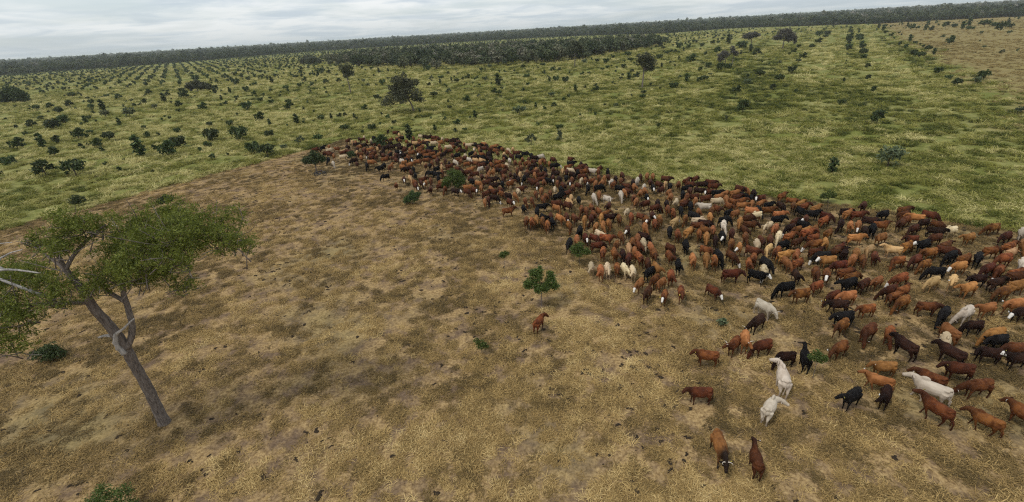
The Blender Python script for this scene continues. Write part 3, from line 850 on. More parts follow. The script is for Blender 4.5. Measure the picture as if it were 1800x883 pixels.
(-35.9,94.5,-65,0.96,'w','graze'),
(-15.0,94.6,27,0.95,'b','graze_left'),
(0.3,94.9,-70,1.00,'b','low'),
(-1.8,94.7,-87,0.93,'b','stand_left'),
(-20.5,95.0,28,0.92,'b','low'),
(-10.2,95.1,-125,1.00,'k','low'),
(-25.4,95.4,29,0.99,'b','stand_left'),
(-6.5,95.3,-99,0.94,'o','low'),
(-11.3,95.3,-85,0.92,'b','stand_left'),
(-22.4,95.8,-79,0.93,'d','walk'),
(-3.5,95.7,26,0.91,'d','low'),
(-32.0,95.9,-131,1.02,'dW','graze_right'),
(-18.4,96.2,58,0.93,'k','low'),
(-7.4,96.1,54,0.94,'k','low'),
(-23.8,96.3,-39,0.90,'r','stand_left'),
(-13.3,96.4,56,1.00,'d','stand'),
(-20.9,96.6,100,0.91,'b','walk'),
(-16.7,96.6,-13,1.00,'b','graze_right'),
(-2.2,97.0,-45,1.00,'b','stand'),
(0.5,97.0,-70,0.96,'c','low'),
(-25.2,97.0,85,0.98,'r','stand_left'),
(-14.2,97.2,71,0.94,'o','graze_right'),
(-5.3,97.4,-86,0.93,'d','stand_right'),
(1.5,97.2,-87,0.99,'t','stand_right'),
(-31.0,97.8,-68,1.01,'o','stand'),
(-38.1,97.8,-76,1.01,'k','graze_right'),
(-0.7,97.9,-70,1.00,'b','stand'),
(-28.8,97.9,-39,1.01,'r','stand_right'),
(-15.9,98.1,-152,0.90,'b','stand_left'),
(-23.6,98.4,-60,0.99,'r','stand_left'),
(-22.0,98.4,-151,0.93,'d','stand'),
(-27.9,98.2,-81,0.95,'b','stand'),
(-18.6,98.2,-81,1.00,'bW','stand_right'),
(-1.7,98.7,53,1.00,'k','stand_right'),
(-26.5,99.0,-52,0.97,'r','graze'),
(-9.3,99.1,-43,0.91,'d','low'),
(-25.2,99.3,61,0.92,'k','stand_left'),
(-3.2,99.0,27,0.95,'r','stand_right'),
(-5.8,99.1,-88,0.93,'o','low'),
(-4.6,99.5,-45,1.02,'r','stand_left'),
(-12.3,99.7,-152,0.93,'r','stand_left'),
(-20.5,99.9,29,0.97,'b','low'),
(-35.5,99.7,-13,1.01,'c','stand'),
(-15.5,99.8,-42,0.93,'d','stand'),
(-17.9,99.7,59,0.97,'b','walk'),
(-22.8,99.8,-72,1.02,'kW','stand_right'),
(-10.4,100.0,56,0.96,'b','low'),
(-6.9,100.0,-90,0.92,'tW','stand'),
(-29.4,100.3,63,0.98,'b','graze_right'),
(-16.7,100.1,-42,0.96,'r','low'),
(-2.6,100.7,27,1.03,'o','stand'),
(-27.5,101.0,-75,0.98,'d','graze_left'),
(-13.4,101.0,-96,0.92,'o','low'),
(-25.5,101.1,77,0.94,'b','graze_left'),
(-38.0,101.2,-72,0.99,'o','walk'),
(-32.2,101.2,-115,0.99,'b','stand'),
(-14.4,101.3,-88,1.01,'b','low'),
(-5.8,101.5,-60,0.94,'r','low'),
(-17.2,101.7,-56,0.99,'k','stand_left'),
(-8.7,101.7,-86,0.93,'b','low'),
(-30.7,101.7,-75,0.99,'rW','graze_right'),
(-19.2,102.1,-14,0.91,'b','low'),
(-24.1,101.9,-41,0.94,'kW','walk'),
(-29.4,102.0,-116,0.98,'r','stand'),
(-4.2,102.4,-69,0.92,'d','graze_right'),
(-21.4,102.4,-78,0.97,'o','walk'),
(-5.9,102.8,28,0.99,'d','low'),
(-30.1,103.3,-76,0.97,'r','low'),
(-22.7,103.3,61,0.93,'r','low'),
(-11.8,103.2,-58,0.99,'b','stand'),
(-39.6,103.3,-14,0.96,'r','stand'),
(-15.0,103.6,-81,0.90,'b','graze_right'),
(-10.3,103.3,-59,0.92,'d','stand_right'),
(-12.9,103.3,-14,1.01,'c','graze'),
(-33.6,103.7,-79,0.91,'t','low'),
(-6.7,103.7,-60,0.94,'k','stand_right'),
(-16.9,103.8,-14,0.97,'k','stand_left'),
(-19.3,103.8,60,1.02,'b','graze_left'),
(-8.3,103.8,-15,1.01,'c','stand_left'),
(-35.1,103.9,-14,1.01,'r','graze_right'),
(-4.9,103.9,-46,1.01,'o','low'),
(-27.7,104.0,105,1.01,'d','walk'),
(-40.6,104.2,-147,1.03,'r','graze_left'),
(-37.0,104.4,32,0.91,'r','graze_left'),
(-21.3,104.8,-80,0.96,'b','walk'),
(-7.6,104.6,28,0.93,'r','stand_right'),
(-23.1,104.9,-62,0.92,'r','stand_left'),
(-32.3,104.9,-52,0.98,'r','graze_right'),
(-36.1,105.0,-39,1.02,'r','low'),
(-9.4,105.0,-82,0.96,'o','stand_right'),
(-15.1,105.2,-81,0.95,'o','graze_right'),
(-31.0,105.5,32,1.00,'o','low'),
(-11.3,105.5,57,0.98,'d','stand'),
(-19.0,105.6,-89,0.94,'o','stand_right'),
(-24.3,105.7,-42,0.95,'d','stand_left'),
(-29.4,105.7,-74,0.91,'t','stand'),
(-12.2,106.5,-15,0.91,'r','graze'),
(-32.5,106.5,-69,0.91,'b','graze'),
(-27.7,106.5,-116,1.01,'dW','graze'),
(-20.5,106.6,61,0.93,'d','graze'),
(-26.3,106.9,-14,0.99,'d','walk'),
(-34.5,107.2,-74,0.94,'r','walk'),
(-18.2,107.4,-82,0.94,'d','low'),
(-41.0,107.4,33,0.99,'c','low'),
(-24.7,107.7,-55,0.96,'d','low'),
(-22.5,107.7,62,0.97,'d','low'),
(-29.5,108.1,-77,1.02,'b','stand_right'),
(-27.4,108.3,-76,0.97,'d','stand'),
(-39.6,108.3,-14,0.99,'b','stand_right'),
(-16.8,108.3,-15,0.99,'c','low'),
(-11.0,108.5,-45,0.90,'r','low'),
(-20.2,108.5,-56,0.91,'b','stand_right'),
(-25.6,108.6,32,0.94,'d','stand_right'),
(-15.3,108.7,30,1.00,'o','graze'),
(-18.9,109.1,-15,0.97,'d','stand'),
(-44.8,108.9,34,1.02,'r','graze_left'),
(-34.6,109.0,-113,0.95,'o','stand_left'),
(-21.4,109.6,-15,0.98,'t','graze_left'),
(-37.4,109.7,129,0.98,'d','low'),
(-12.0,109.8,30,1.01,'d','walk'),
(-13.9,110.3,-45,1.02,'r','low'),
(-19.9,110.5,62,0.92,'b','low'),
(-30.9,110.9,33,1.01,'r','graze'),
(-43.7,110.6,71,0.98,'k','stand'),
(-12.8,110.8,59,0.91,'d','stand'),
(-33.9,110.8,33,0.92,'d','graze'),
(-18.6,110.8,165,1.00,'t','graze_left'),
(-42.3,110.9,-72,0.99,'o','stand'),
(-17.2,111.4,-149,0.93,'b','graze_left'),
(-22.3,111.3,-63,0.92,'r','stand_left'),
(-27.7,111.2,-115,0.93,'d','graze'),
(-23.7,111.5,-63,1.01,'b','low'),
(-32.1,111.7,-60,1.02,'d','stand_left'),
(-29.5,112.3,65,1.01,'b','graze'),
(-15.2,112.1,-77,0.95,'c','stand_right'),
(-36.3,112.4,-15,0.95,'d','walk'),
(-20.8,112.2,-64,0.97,'b','graze_right'),
(-25.8,113.6,-63,0.96,'b','walk'),
(-16.5,113.9,-59,0.95,'r','low'),
(-26.4,114.9,65,0.99,'d','stand_left'),
(-37.0,114.8,-70,0.93,'o','low'),
(-30.1,115.2,-15,1.02,'r','graze_left'),
(-17.6,115.0,-16,0.95,'r','stand_right'),
(-34.3,115.1,-75,0.91,'b','stand'),
(-31.7,115.5,-54,0.97,'b','stand_left'),
(-38.0,115.4,-74,0.94,'t','low'),
(-33.4,115.6,97,0.92,'c','stand_left'),
(-22.8,115.7,-74,0.94,'b','low'),
(-28.5,115.8,66,0.91,'b','graze_right'),
(-26.9,116.1,-43,0.94,'b','low'),
(-18.9,116.0,32,0.98,'d','graze_right'),
(-25.8,116.7,-56,1.00,'d','stand_right'),
(-20.1,116.6,-45,0.99,'d','graze'),
(-30.9,117.4,-75,1.01,'b','stand_right'),
(-39.7,117.4,70,0.97,'r','stand_right'),
(-24.6,117.7,-64,0.91,'k','graze'),
(-36.3,117.8,-145,0.94,'r','stand_left'),
(-21.4,117.6,-45,0.93,'c','graze_left'),
(-26.0,118.2,-73,0.90,'o','stand'),
(-37.3,118.8,-73,0.90,'d','stand'),
(-33.5,119.0,-55,0.96,'k','stand'),
(-31.6,119.8,68,0.96,'r','walk'),
(-36.4,120.3,105,0.92,'c','walk'),
(-27.4,120.9,123,0.93,'t','graze'),
(-29.0,123.9,-16,1.00,'r','stand_left'),
(-31.6,126.4,102,0.91,'d','stand_right'),
]
# x, y, crown radius, kind, crown form, label
SAPLINGS = [
(63.2,73.3,1.88,'p',0,'large pale green shrub in front of the open pasture at right'),
(-94.7,100.5,2.15,'d',1,'large dark green sapling left of the left paddock edge'),
(-102.1,101.4,2.08,'d',2,'loose large dark green sapling in front of the left photo edge'),
(-91.3,116.3,2.36,'d',3,'upright large dark green sapling behind the left paddock edge'),
(-84.1,115.1,2.15,'d',4,'lopsided large dark green sapling behind the left paddock edge'),
(-88.6,126.9,2.15,'d',5,'compact large dark green sapling in front of the left pasture middle'),
(-73.8,131.1,2.21,'d',0,'rounded large dark green sapling, the nearest right of the left pasture middle'),
(-56.1,108.4,1.77,'d',1,'large dark green sapling left of the herd bend'),
(85.2,105.3,1.68,'d',2,'bushy dark green sapling behind the open pasture at right'),
(52.8,71.7,1.20,'d',3,'mid sized dark green sapling behind the right herd edge'),
(-30.2,110.6,1.76,'d',4,'large dark green sapling right of the herd tip'),
(-166.1,176.3,2.64,'d',5,'compact large dark green sapling right of the left photo edge'),
(-82.3,132.2,2.02,'d',0,'rounded large dark green sapling in front of the left pasture middle'),
(44.2,59.3,0.94,'g',1,'mid sized bright green sapling behind the right herd edge'),
(65.7,128.9,1.83,'d',2,'large dark green sapling left of the lush green patch'),
(-135.1,137.6,1.87,'d',3,'upright large dark green sapling right of the left photo edge'),
(-142.7,137.6,1.88,'d',4,'lopsided large dark green sapling in front of the left photo edge'),
(-125.2,117.0,1.62,'d',5,'bushy dark green sapling in front of the left photo edge'),
(-61.6,113.3,1.57,'d',0,'rounded bushy dark green sapling left of the herd bend'),
(4.7,144.3,1.92,'p',1,'large pale green shrub right of the wheel track'),
(5.8,104.6,1.43,'p',2,'bushy pale green shrub left of the middle of the herd edge'),
(-24.6,119.5,1.60,'d',3,'bushy dark green sapling right of the herd tip'),
(-134.8,149.7,1.91,'d',4,'lopsided large dark green sapling right of the left photo edge'),
(-175.5,191.7,2.26,'d',5,'compact large dark green sapling right of the lone dark bush'),
(-149.3,192.6,2.27,'p',0,'large pale green shrub left of the left pasture middle'),
(-119.1,142.1,1.71,'d',1,'bushy dark green sapling behind the left paddock edge'),
(-119.4,123.5,1.50,'d',2,'loose bushy dark green sapling, second nearest right of the left photo edge'),
(-1.9,229.0,2.52,'d',3,'large dark green sapling in front of the dark wood front'),
(-115.5,132.7,1.50,'d',4,'bushy dark green sapling left of the left paddock edge'),
(197.6,405.2,4.19,'d',5,'compact large dark green sapling, second nearest behind the grey leafed tree'),
(163.0,161.5,1.74,'d',0,'bushy dark green sapling right of the brown field corner'),
(119.2,106.3,1.19,'p',1,'mid sized pale green shrub right of the brown field edge'),
(-33.9,100.3,1.12,'d',2,'mid sized dark green sapling in front of the herd tip'),
(-183.9,223.2,2.26,'d',3,'upright large dark green sapling, second nearest left of the left pasture middle'),
(-84.8,165.1,1.70,'d',4,'lopsided bushy dark green sapling left of the herd bend'),
(-67.3,134.3,1.40,'d',5,'compact bushy dark green sapling left of the herd bend'),
(-103.3,194.8,1.99,'d',0,'rounded large dark green sapling, second nearest right of the left pasture middle'),
(144.6,150.8,1.55,'d',1,'spreading bushy dark green sapling left of the brown field edge'),
(-53.1,120.9,1.23,'p',2,'loose mid sized pale green shrub left of the herd bend'),
(12.6,107.7,1.11,'p',3,'mid sized pale green shrub behind the middle of the herd edge'),
(114.0,295.8,2.79,'d',4,'lopsided large dark green sapling, the nearest left of the grey leafed tree'),
(66.2,185.8,1.79,'d',5,'large dark green sapling right of the tall drooping tree'),
(432.8,429.3,4.00,'d',0,'rounded large dark green sapling right of the right forest edge'),
(-201.9,220.4,2.06,'d',1,'spreading large dark green sapling, the nearest right of the lone dark bush'),
(-178.8,181.6,1.72,'d',2,'loose bushy dark green sapling, the nearest right of the left photo edge'),
(-67.0,153.3,1.47,'d',3,'upright bushy dark green sapling behind the herd bend'),
(-170.4,260.9,2.42,'d',4,'lopsided large dark green sapling left of the left pasture rows'),
(-38.2,135.7,1.27,'d',5,'bushy dark green sapling behind the herd tip'),
(108.0,240.2,2.16,'d',0,'rounded large dark green sapling in front of the grey leafed tree'),
(108.0,187.2,1.70,'d',1,'bushy dark green sapling in front of the broad trees at upper right'),
(162.1,312.0,2.77,'d',2,'loose large dark green sapling in front of the broad trees at upper right'),
(215.8,470.9,4.13,'d',3,'upright large dark green sapling behind the grey leafed tree'),
(292.5,320.4,2.84,'d',4,'lopsided large dark green sapling, second nearest in front of the right forest edge'),
(157.1,157.2,1.45,'p',5,'bushy pale green shrub right of the brown field edge'),
(-164.2,199.1,1.72,'p',0,'bushy pale green shrub left of the left pasture middle'),
(-49.4,123.3,1.10,'d',1,'spreading mid sized dark green sapling left of the herd bend'),
(-145.6,217.6,1.87,'d',2,'loose large dark green sapling, the nearest left of the left pasture middle'),
(-170.1,245.0,2.09,'d',3,'upright large dark green sapling, the nearest left of the left pasture middle'),
(-127.8,205.0,1.77,'d',4,'lopsided large dark green sapling right of the left pasture middle'),
(115.0,247.8,2.09,'d',5,'compact large dark green sapling in front of the grey leafed tree'),
(126.5,211.0,1.79,'d',0,'rounded large dark green sapling in front of the broad trees at upper right'),
(497.6,511.6,4.22,'d',1,'spreading large dark green sapling right of the right forest edge'),
(155.7,355.0,2.77,'d',2,'loose large dark green sapling behind the grey leafed tree'),
(77.3,202.5,1.62,'d',3,'upright bushy dark green sapling, second nearest right of the tall drooping tree'),
(81.0,165.7,1.34,'d',4,'lopsided bushy dark green sapling in front of the grey leafed tree'),
(94.9,131.8,1.08,'d',5,'mid sized dark green sapling right of the lush green patch'),
(165.1,181.7,1.46,'d',0,'rounded bushy dark green sapling left of the brown field edge'),
(209.6,243.8,1.93,'d',1,'large dark green sapling left of the brown field corner'),
(-222.0,249.8,1.94,'d',2,'loose large dark green sapling right of the lone dark bush'),
(-158.6,182.2,1.44,'d',3,'upright bushy dark green sapling right of the lone dark bush'),
(-139.2,146.4,1.17,'d',4,'lopsided mid sized dark green sapling right of the left photo edge'),
(-55.5,116.2,0.95,'p',5,'compact mid sized pale green shrub left of the herd bend'),
(-178.1,330.5,2.54,'d',0,'rounded large dark green sapling right of the left pasture rows'),
(-46.3,136.5,1.10,'d',1,'mid sized dark green sapling left of the herd tip'),
(-86.4,195.2,1.53,'d',2,'loose bushy dark green sapling behind the herd bend'),
(-8.8,143.4,1.15,'d',3,'upright mid sized dark green sapling in front of the wheel track'),
(-13.7,133.6,1.08,'d',4,'lopsided mid sized dark green sapling in front of the wheel track'),
(14.2,120.5,0.98,'d',5,'compact mid sized dark green sapling behind the middle of the herd edge'),
(92.7,181.9,1.37,'p',0,'bushy pale green shrub in front of the grey leafed tree'),
(110.4,206.3,1.54,'d',1,'bushy dark green sapling right of the grey leafed tree'),
(116.4,148.7,1.13,'d',2,'mid sized dark green sapling behind the open pasture at right'),
(528.1,562.2,4.05,'d',3,'upright large dark green sapling, second nearest right of the right forest edge'),
(-14.2,182.1,1.32,'d',4,'bushy dark green sapling behind the wheel track'),
(-8.8,260.4,1.85,'p',5,'large pale green shrub in front of the dark wood front'),
(29.8,227.3,1.62,'d',0,'rounded bushy dark green sapling, second nearest right of the dark wood front'),
(-233.2,243.4,1.70,'d',1,'spreading bushy dark green sapling right of the lone dark bush'),
(-230.1,247.7,1.73,'d',2,'loose bushy dark green sapling right of the lone dark bush'),
(-140.4,174.7,1.24,'d',3,'upright mid sized dark green sapling left of the left pasture middle'),
(-109.7,144.9,1.04,'d',4,'lopsided mid sized dark green sapling left of the left pasture middle'),
(-104.6,151.5,1.09,'d',5,'compact mid sized dark green sapling in front of the left pasture middle'),
(-90.7,157.4,1.13,'d',0,'rounded mid sized dark green sapling right of the left pasture middle'),
(-60.5,157.2,1.13,'d',1,'spreading mid sized dark green sapling, the nearest behind the herd bend'),
(-215.7,275.1,1.91,'d',2,'loose large dark green sapling, second nearest left of the left pasture middle'),
(-161.3,274.9,1.91,'d',3,'upright large dark green sapling right of the left pasture rows'),
(-85.5,190.2,1.35,'d',4,'lopsided bushy dark green sapling behind the herd bend'),
(-150.0,413.5,2.84,'d',5,'compact large dark green sapling, the nearest left of the left end of the dark wood'),
(-245.7,399.1,2.74,'d',0,'large dark green sapling behind the left pasture rows'),
(-267.8,306.1,2.12,'d',1,'spreading large dark green sapling, second nearest right of the lone dark bush'),
(-211.7,294.0,2.04,'d',2,'loose large dark green sapling left of the left pasture rows'),
(58.1,222.3,1.53,'d',3,'upright bushy dark green sapling left of the tall drooping tree'),
(63.0,228.6,1.57,'d',4,'bushy dark green sapling in front of the tall drooping tree'),
(111.0,345.1,2.34,'d',5,'large dark green sapling in front of the right end of the dark wood'),
(161.0,446.7,3.00,'d',0,'rounded large dark green sapling, second nearest right of the right end of the dark wood'),
(85.3,203.4,1.41,'d',1,'spreading bushy dark green sapling in front of the grey leafed tree'),
(94.3,166.7,1.17,'d',2,'mid sized dark green sapling behind the lush green patch'),
(179.6,355.3,2.41,'d',3,'upright large dark green sapling, second nearest left of the broad trees at upper right'),
(171.3,278.4,1.90,'d',4,'large dark green sapling right of the broad trees at upper right'),
(156.3,167.2,1.17,'d',5,'mid sized dark green sapling left of the brown field edge'),
(218.9,259.0,1.77,'d',0,'rounded large dark green sapling, second nearest in front of the right forest edge'),
(244.5,280.0,1.91,'d',1,'spreading large dark green sapling in front of the right forest edge'),
(484.7,542.4,3.63,'d',2,'loose large dark green sapling right of the right forest edge'),
(460.2,495.5,3.32,'d',3,'upright large dark green sapling, the nearest right of the right forest edge'),
(-51.3,176.1,1.16,'d',4,'lopsided mid sized dark green sapling behind the herd tip'),
(-54.8,209.9,1.37,'d',5,'compact bushy dark green sapling left of the big spreading tree'),
(-65.6,269.5,1.74,'d',0,'rounded bushy dark green sapling left of the big spreading tree'),
(-28.9,203.5,1.33,'d',1,'spreading bushy dark green sapling right of the big spreading tree'),
(-23.4,211.7,1.38,'p',2,'bushy pale green shrub behind the wheel track'),
(-19.0,127.3,0.86,'d',3,'mid sized dark green sapling left of the wheel track'),
(-3.9,202.3,1.32,'d',4,'bushy dark green sapling in front of the dark wood front'),
(13.6,261.4,1.69,'d',5,'compact bushy dark green sapling right of the dark wood front'),
(26.2,234.9,1.52,'d',0,'rounded bushy dark green sapling, the nearest right of the dark wood front'),
(18.5,182.3,1.20,'p',1,'mid sized pale green shrub right of the dark wood front'),
(16.5,155.6,1.03,'d',2,'loose mid sized dark green sapling behind the middle of the herd edge'),
(29.3,193.8,1.24,'d',3,'upright mid sized dark green sapling left of the tall drooping tree'),
(36.7,190.2,1.22,'d',4,'lopsided mid sized dark green sapling, second nearest left of the tall drooping tree'),
(58.1,343.6,2.15,'p',5,'large pale green shrub left of the tall drooping tree'),
(69.4,325.0,2.04,'d',0,'large dark green sapling left of the tall drooping tree'),
(98.1,381.1,2.38,'d',1,'large dark green sapling left of the right end of the dark wood'),
(81.4,199.1,1.28,'d',2,'loose bushy dark green sapling in front of the grey leafed tree'),
(264.8,530.7,3.28,'d',3,'upright large dark green sapling, the nearest left of the broad trees at upper right'),
(259.1,404.4,2.52,'d',4,'lopsided large dark green sapling left of the paired tree strips'),
(360.2,548.7,3.39,'d',5,'compact large dark green sapling left of the paired tree strips'),
(331.4,517.5,3.20,'d',0,'rounded large dark green sapling left of the paired tree strips'),
(205.9,278.1,1.75,'s',1,'spreading large dark green hedge bush in front of the paired tree strips'),
(134.9,176.6,1.14,'d',2,'mid sized dark green sapling in front of the paired tree strips'),
(301.7,364.1,2.27,'d',3,'upright large dark green sapling in front of the right forest edge'),
(510.2,501.2,3.10,'d',4,'lopsided large dark green sapling right of the right forest edge'),
(-196.7,205.2,1.29,'d',5,'compact bushy dark green sapling right of the left photo edge'),
(-198.1,234.1,1.46,'d',0,'rounded bushy dark green sapling, second nearest right of the lone dark bush'),
(-98.5,159.0,1.01,'d',1,'spreading mid sized dark green sapling in front of the left pasture middle'),
(-80.2,125.2,0.81,'d',2,'loose mid sized dark green sapling in front of the left pasture middle'),
(-75.9,153.6,0.98,'d',3,'upright mid sized dark green sapling left of the herd bend'),
(-179.9,244.2,1.52,'d',4,'lopsided bushy dark green sapling left of the left pasture middle'),
(-181.1,310.4,1.91,'d',5,'compact large dark green sapling right of the left pasture rows'),
(-145.4,278.3,1.72,'d',0,'rounded bushy dark green sapling right of the left pasture rows'),
(-120.2,272.1,1.68,'d',1,'spreading bushy dark green sapling, second nearest left of the left end of the dark wood'),
(-106.6,297.1,1.83,'d',2,'large dark green sapling left of the slender pasture tree'),
(-153.6,329.1,2.02,'d',3,'upright large dark green sapling left of the left end of the dark wood'),
(-19.4,275.1,1.60,'d',4,'lopsided bushy dark green sapling left of the dark wood front'),
(-35.2,284.7,1.65,'d',5,'compact bushy dark green sapling right of the big spreading tree'),
(-53.1,361.2,2.08,'d',0,'large dark green sapling behind the big spreading tree'),
(-1.6,197.4,1.16,'d',1,'spreading mid sized dark green sapling right of the wheel track'),
(29.9,288.1,1.67,'d',2,'loose bushy dark green sapling right of the dark wood front'),
(10.6,156.4,0.94,'d',3,'upright mid sized dark green sapling right of the wheel track'),
(-380.9,459.6,2.62,'d',4,'lopsided large dark green sapling right of the lone dark bush'),
(51.8,176.1,1.04,'d',5,'compact mid sized dark green sapling in front of the tall drooping tree'),
(110.5,260.6,1.51,'d',0,'rounded bushy dark green sapling left of the grey leafed tree'),
(222.2,352.0,2.02,'d',1,'spreading large dark green sapling, second nearest left of the paired tree strips'),
(161.7,213.8,1.25,'d',2,'bushy dark green sapling in front of the paired tree strips'),
(228.5,257.7,1.49,'d',3,'bushy dark green sapling left of the brown field corner'),
(462.8,560.8,3.18,'d',4,'lopsided large dark green sapling, second nearest left of the right forest edge'),
(519.1,523.6,2.97,'d',5,'compact large dark green sapling, fourth nearest right of the right forest edge'),
(-219.5,260.7,1.42,'d',0,'rounded bushy dark green sapling, the nearest right of the lone dark bush'),
(-137.9,158.2,0.88,'d',1,'spreading mid sized dark green sapling right of the left photo edge'),
(-121.8,134.7,0.76,'d',2,'small dark green sapling left of the left paddock edge'),
(-57.9,159.6,0.89,'d',3,'upright mid sized dark green sapling behind the herd bend'),
(-56.1,161.9,0.90,'d',4,'lopsided mid sized dark green sapling behind the herd bend'),
(-237.3,294.5,1.59,'d',5,'compact bushy dark green sapling left of the left pasture middle'),
(-158.1,220.1,1.21,'p',0,'mid sized pale green shrub left of the left pasture middle'),
(-196.1,300.7,1.62,'d',1,'spreading bushy dark green sapling left of the left pasture rows'),
(-188.2,275.1,1.49,'d',2,'loose bushy dark green sapling left of the left pasture rows'),
(-153.3,275.6,1.49,'d',3,'upright bushy dark green sapling right of the left pasture rows'),
(-129.5,254.0,1.38,'d',4,'lopsided bushy dark green sapling right of the left pasture rows'),
(-113.2,226.6,1.24,'d',5,'compact mid sized dark green sapling, second nearest right of the left pasture rows'),
(-101.4,212.1,1.16,'d',0,'rounded mid sized dark green sapling behind the herd bend'),
(-93.3,210.5,1.15,'d',1,'spreading mid sized dark green sapling, second nearest behind the herd bend'),
(-100.1,301.9,1.63,'d',2,'bushy dark green sapling left of the slender pasture tree'),
(-137.5,371.2,1.99,'d',3,'upright large dark green sapling in front of the left end of the dark wood'),
(-130.6,325.3,1.75,'d',4,'lopsided large dark green sapling left of the left end of the dark wood'),
(-159.8,318.2,1.71,'d',5,'compact bushy dark green sapling right of the left pasture rows'),
(35.4,149.1,0.81,'p',0,'mid sized pale green shrub left of the open pasture in the centre'),
(48.2,164.5,0.89,'d',1,'spreading mid sized dark green sapling in front of the tall drooping tree'),
(98.7,242.0,1.28,'d',2,'loose bushy dark green sapling left of the grey leafed tree'),
(56.4,118.4,0.66,'p',3,'small pale green shrub right of the open pasture in the centre'),
(192.8,324.2,1.69,'d',4,'lopsided bushy dark green sapling right of the broad trees at upper right'),
(238.4,337.6,1.76,'s',5,'compact large dark green hedge bush in front of the paired tree strips'),
(286.0,406.1,2.11,'s',0,'large dark green hedge bush left of the paired tree strips'),
(289.1,398.2,2.07,'s',1,'spreading large dark green hedge bush, the nearest right of the paired tree strips'),
(251.5,304.7,1.60,'d',2,'loose bushy dark green sapling in front of the right forest edge'),
(432.8,564.0,2.90,'d',3,'upright large dark green sapling, second nearest right of the paired tree strips'),
(434.7,502.0,2.59,'d',4,'lopsided large dark green sapling, the nearest in front of the right forest edge'),
(505.7,555.3,2.86,'d',5,'compact large dark green sapling, the nearest right of the right forest edge'),
(476.5,463.5,2.40,'d',0,'large dark green sapling behind the brown field corner'),
(389.4,378.3,1.97,'p',1,'large pale green shrub behind the brown field corner'),
(247.4,240.2,1.27,'p',2,'bushy pale green shrub right of the brown field corner'),
(-49.5,157.3,0.84,'d',3,'upright mid sized dark green sapling behind the herd tip'),
(-72.9,265.2,1.37,'p',4,'bushy pale green shrub right of the slender pasture tree'),
(-10.8,125.9,0.68,'d',5,'small dark green sapling in front of the wheel track'),
(-33.1,142.2,0.76,'d',0,'small dark green sapling right of the herd tip'),
(-23.9,258.5,1.34,'d',1,'spreading bushy dark green sapling left of the dark wood front'),
(-40.2,280.2,1.45,'p',2,'bushy pale green shrub right of the big spreading tree'),
(22.9,235.6,1.22,'d',3,'upright mid sized dark green sapling, second nearest right of the dark wood front'),
(42.1,256.2,1.22,'d',4,'lopsided mid sized dark green sapling, third nearest left of the tall drooping tree'),
(68.4,350.5,1.65,'d',5,'compact bushy dark green sapling left of the tall drooping tree'),
(71.6,287.0,1.36,'d',0,'rounded bushy dark green sapling, the nearest left of the tall drooping tree'),
(87.5,332.4,1.56,'d',1,'bushy dark green sapling behind the tall drooping tree'),
(67.9,254.1,1.21,'d',2,'loose mid sized dark green sapling left of the tall drooping tree'),
(89.4,273.0,1.29,'d',3,'upright bushy dark green sapling, the nearest right of the tall drooping tree'),
(209.7,492.0,2.29,'d',4,'lopsided large dark green sapling behind the grey leafed tree'),
(190.2,468.6,2.18,'d',5,'compact large dark green sapling left of the grey leafed tree'),
(165.3,514.5,2.39,'d',0,'rounded large dark green sapling, the nearest right of the right end of the dark wood'),
(314.8,481.3,2.24,'d',1,'spreading large dark green sapling, the nearest left of the paired tree strips'),
(222.0,313.5,1.48,'s',2,'loose bushy dark green hedge bush in front of the paired tree strips'),
(262.6,372.5,1.75,'s',3,'bushy dark green hedge bush left of the paired tree strips'),
(321.4,457.2,2.13,'s',4,'lopsided large dark green hedge bush behind the paired tree strips'),
(194.3,261.6,1.24,'s',5,'mid sized dark green hedge bush in front of the paired tree strips'),
(237.1,322.5,1.52,'s',0,'rounded bushy dark green hedge bush in front of the paired tree strips'),
(317.1,438.1,2.04,'s',1,'spreading large dark green hedge bush, second nearest right of the paired tree strips'),
(270.1,333.2,1.57,'d',2,'bushy dark green sapling left of the right forest edge'),
(479.7,633.5,2.93,'d',3,'upright large dark green sapling, the nearest right of the paired tree strips'),
(344.6,385.0,1.80,'p',4,'large pale green shrub in front of the right forest edge'),
(462.5,491.2,2.28,'d',5,'compact large dark green sapling, second nearest right of the right forest edge'),
(-168.5,195.8,0.92,'d',0,'rounded mid sized dark green sapling right of the lone dark bush'),
(-123.1,162.6,0.78,'d',1,'small dark green sapling left of the left pasture middle'),
(-176.3,232.3,1.09,'d',2,'loose mid sized dark green sapling left of the left pasture middle'),
(-139.1,240.7,1.12,'d',3,'upright mid sized dark green sapling right of the left pasture rows'),
(-125.8,219.4,1.03,'d',4,'lopsided mid sized dark green sapling right of the left pasture middle'),
(-134.0,245.4,1.15,'d',5,'compact mid sized dark green sapling, the nearest right of the left pasture rows'),
(-118.9,288.5,1.34,'d',0,'bushy dark green sapling in front of the left end of the dark wood'),
(-149.7,360.3,1.66,'d',1,'spreading bushy dark green sapling, the nearest left of the left end of the dark wood'),
(-54.9,164.5,0.76,'d',2,'small dark green sapling behind the herd tip'),
(-91.1,367.8,1.64,'d',3,'upright bushy dark green sapling right of the slender pasture tree'),
(-137.1,392.6,1.75,'d',4,'lopsided large dark green sapling in front of the left end of the dark wood'),
(-167.1,413.2,1.84,'d',5,'compact large dark green sapling, second nearest left of the left end of the dark wood'),
(-113.0,292.4,1.32,'p',0,'bushy pale green shrub left of the slender pasture tree'),
(-18.8,166.6,0.77,'d',1,'small dark green sapling left of the wheel track'),
(-9.6,193.1,0.89,'p',2,'mid sized pale green shrub behind the wheel track'),
(-32.6,257.6,1.17,'d',3,'upright mid sized dark green sapling right of the big spreading tree'),
(-37.6,249.0,1.13,'d',4,'lopsided mid sized dark green sapling right of the big spreading tree'),
(-13.4,332.3,1.49,'d',5,'compact bushy dark green sapling left of the dark wood front'),
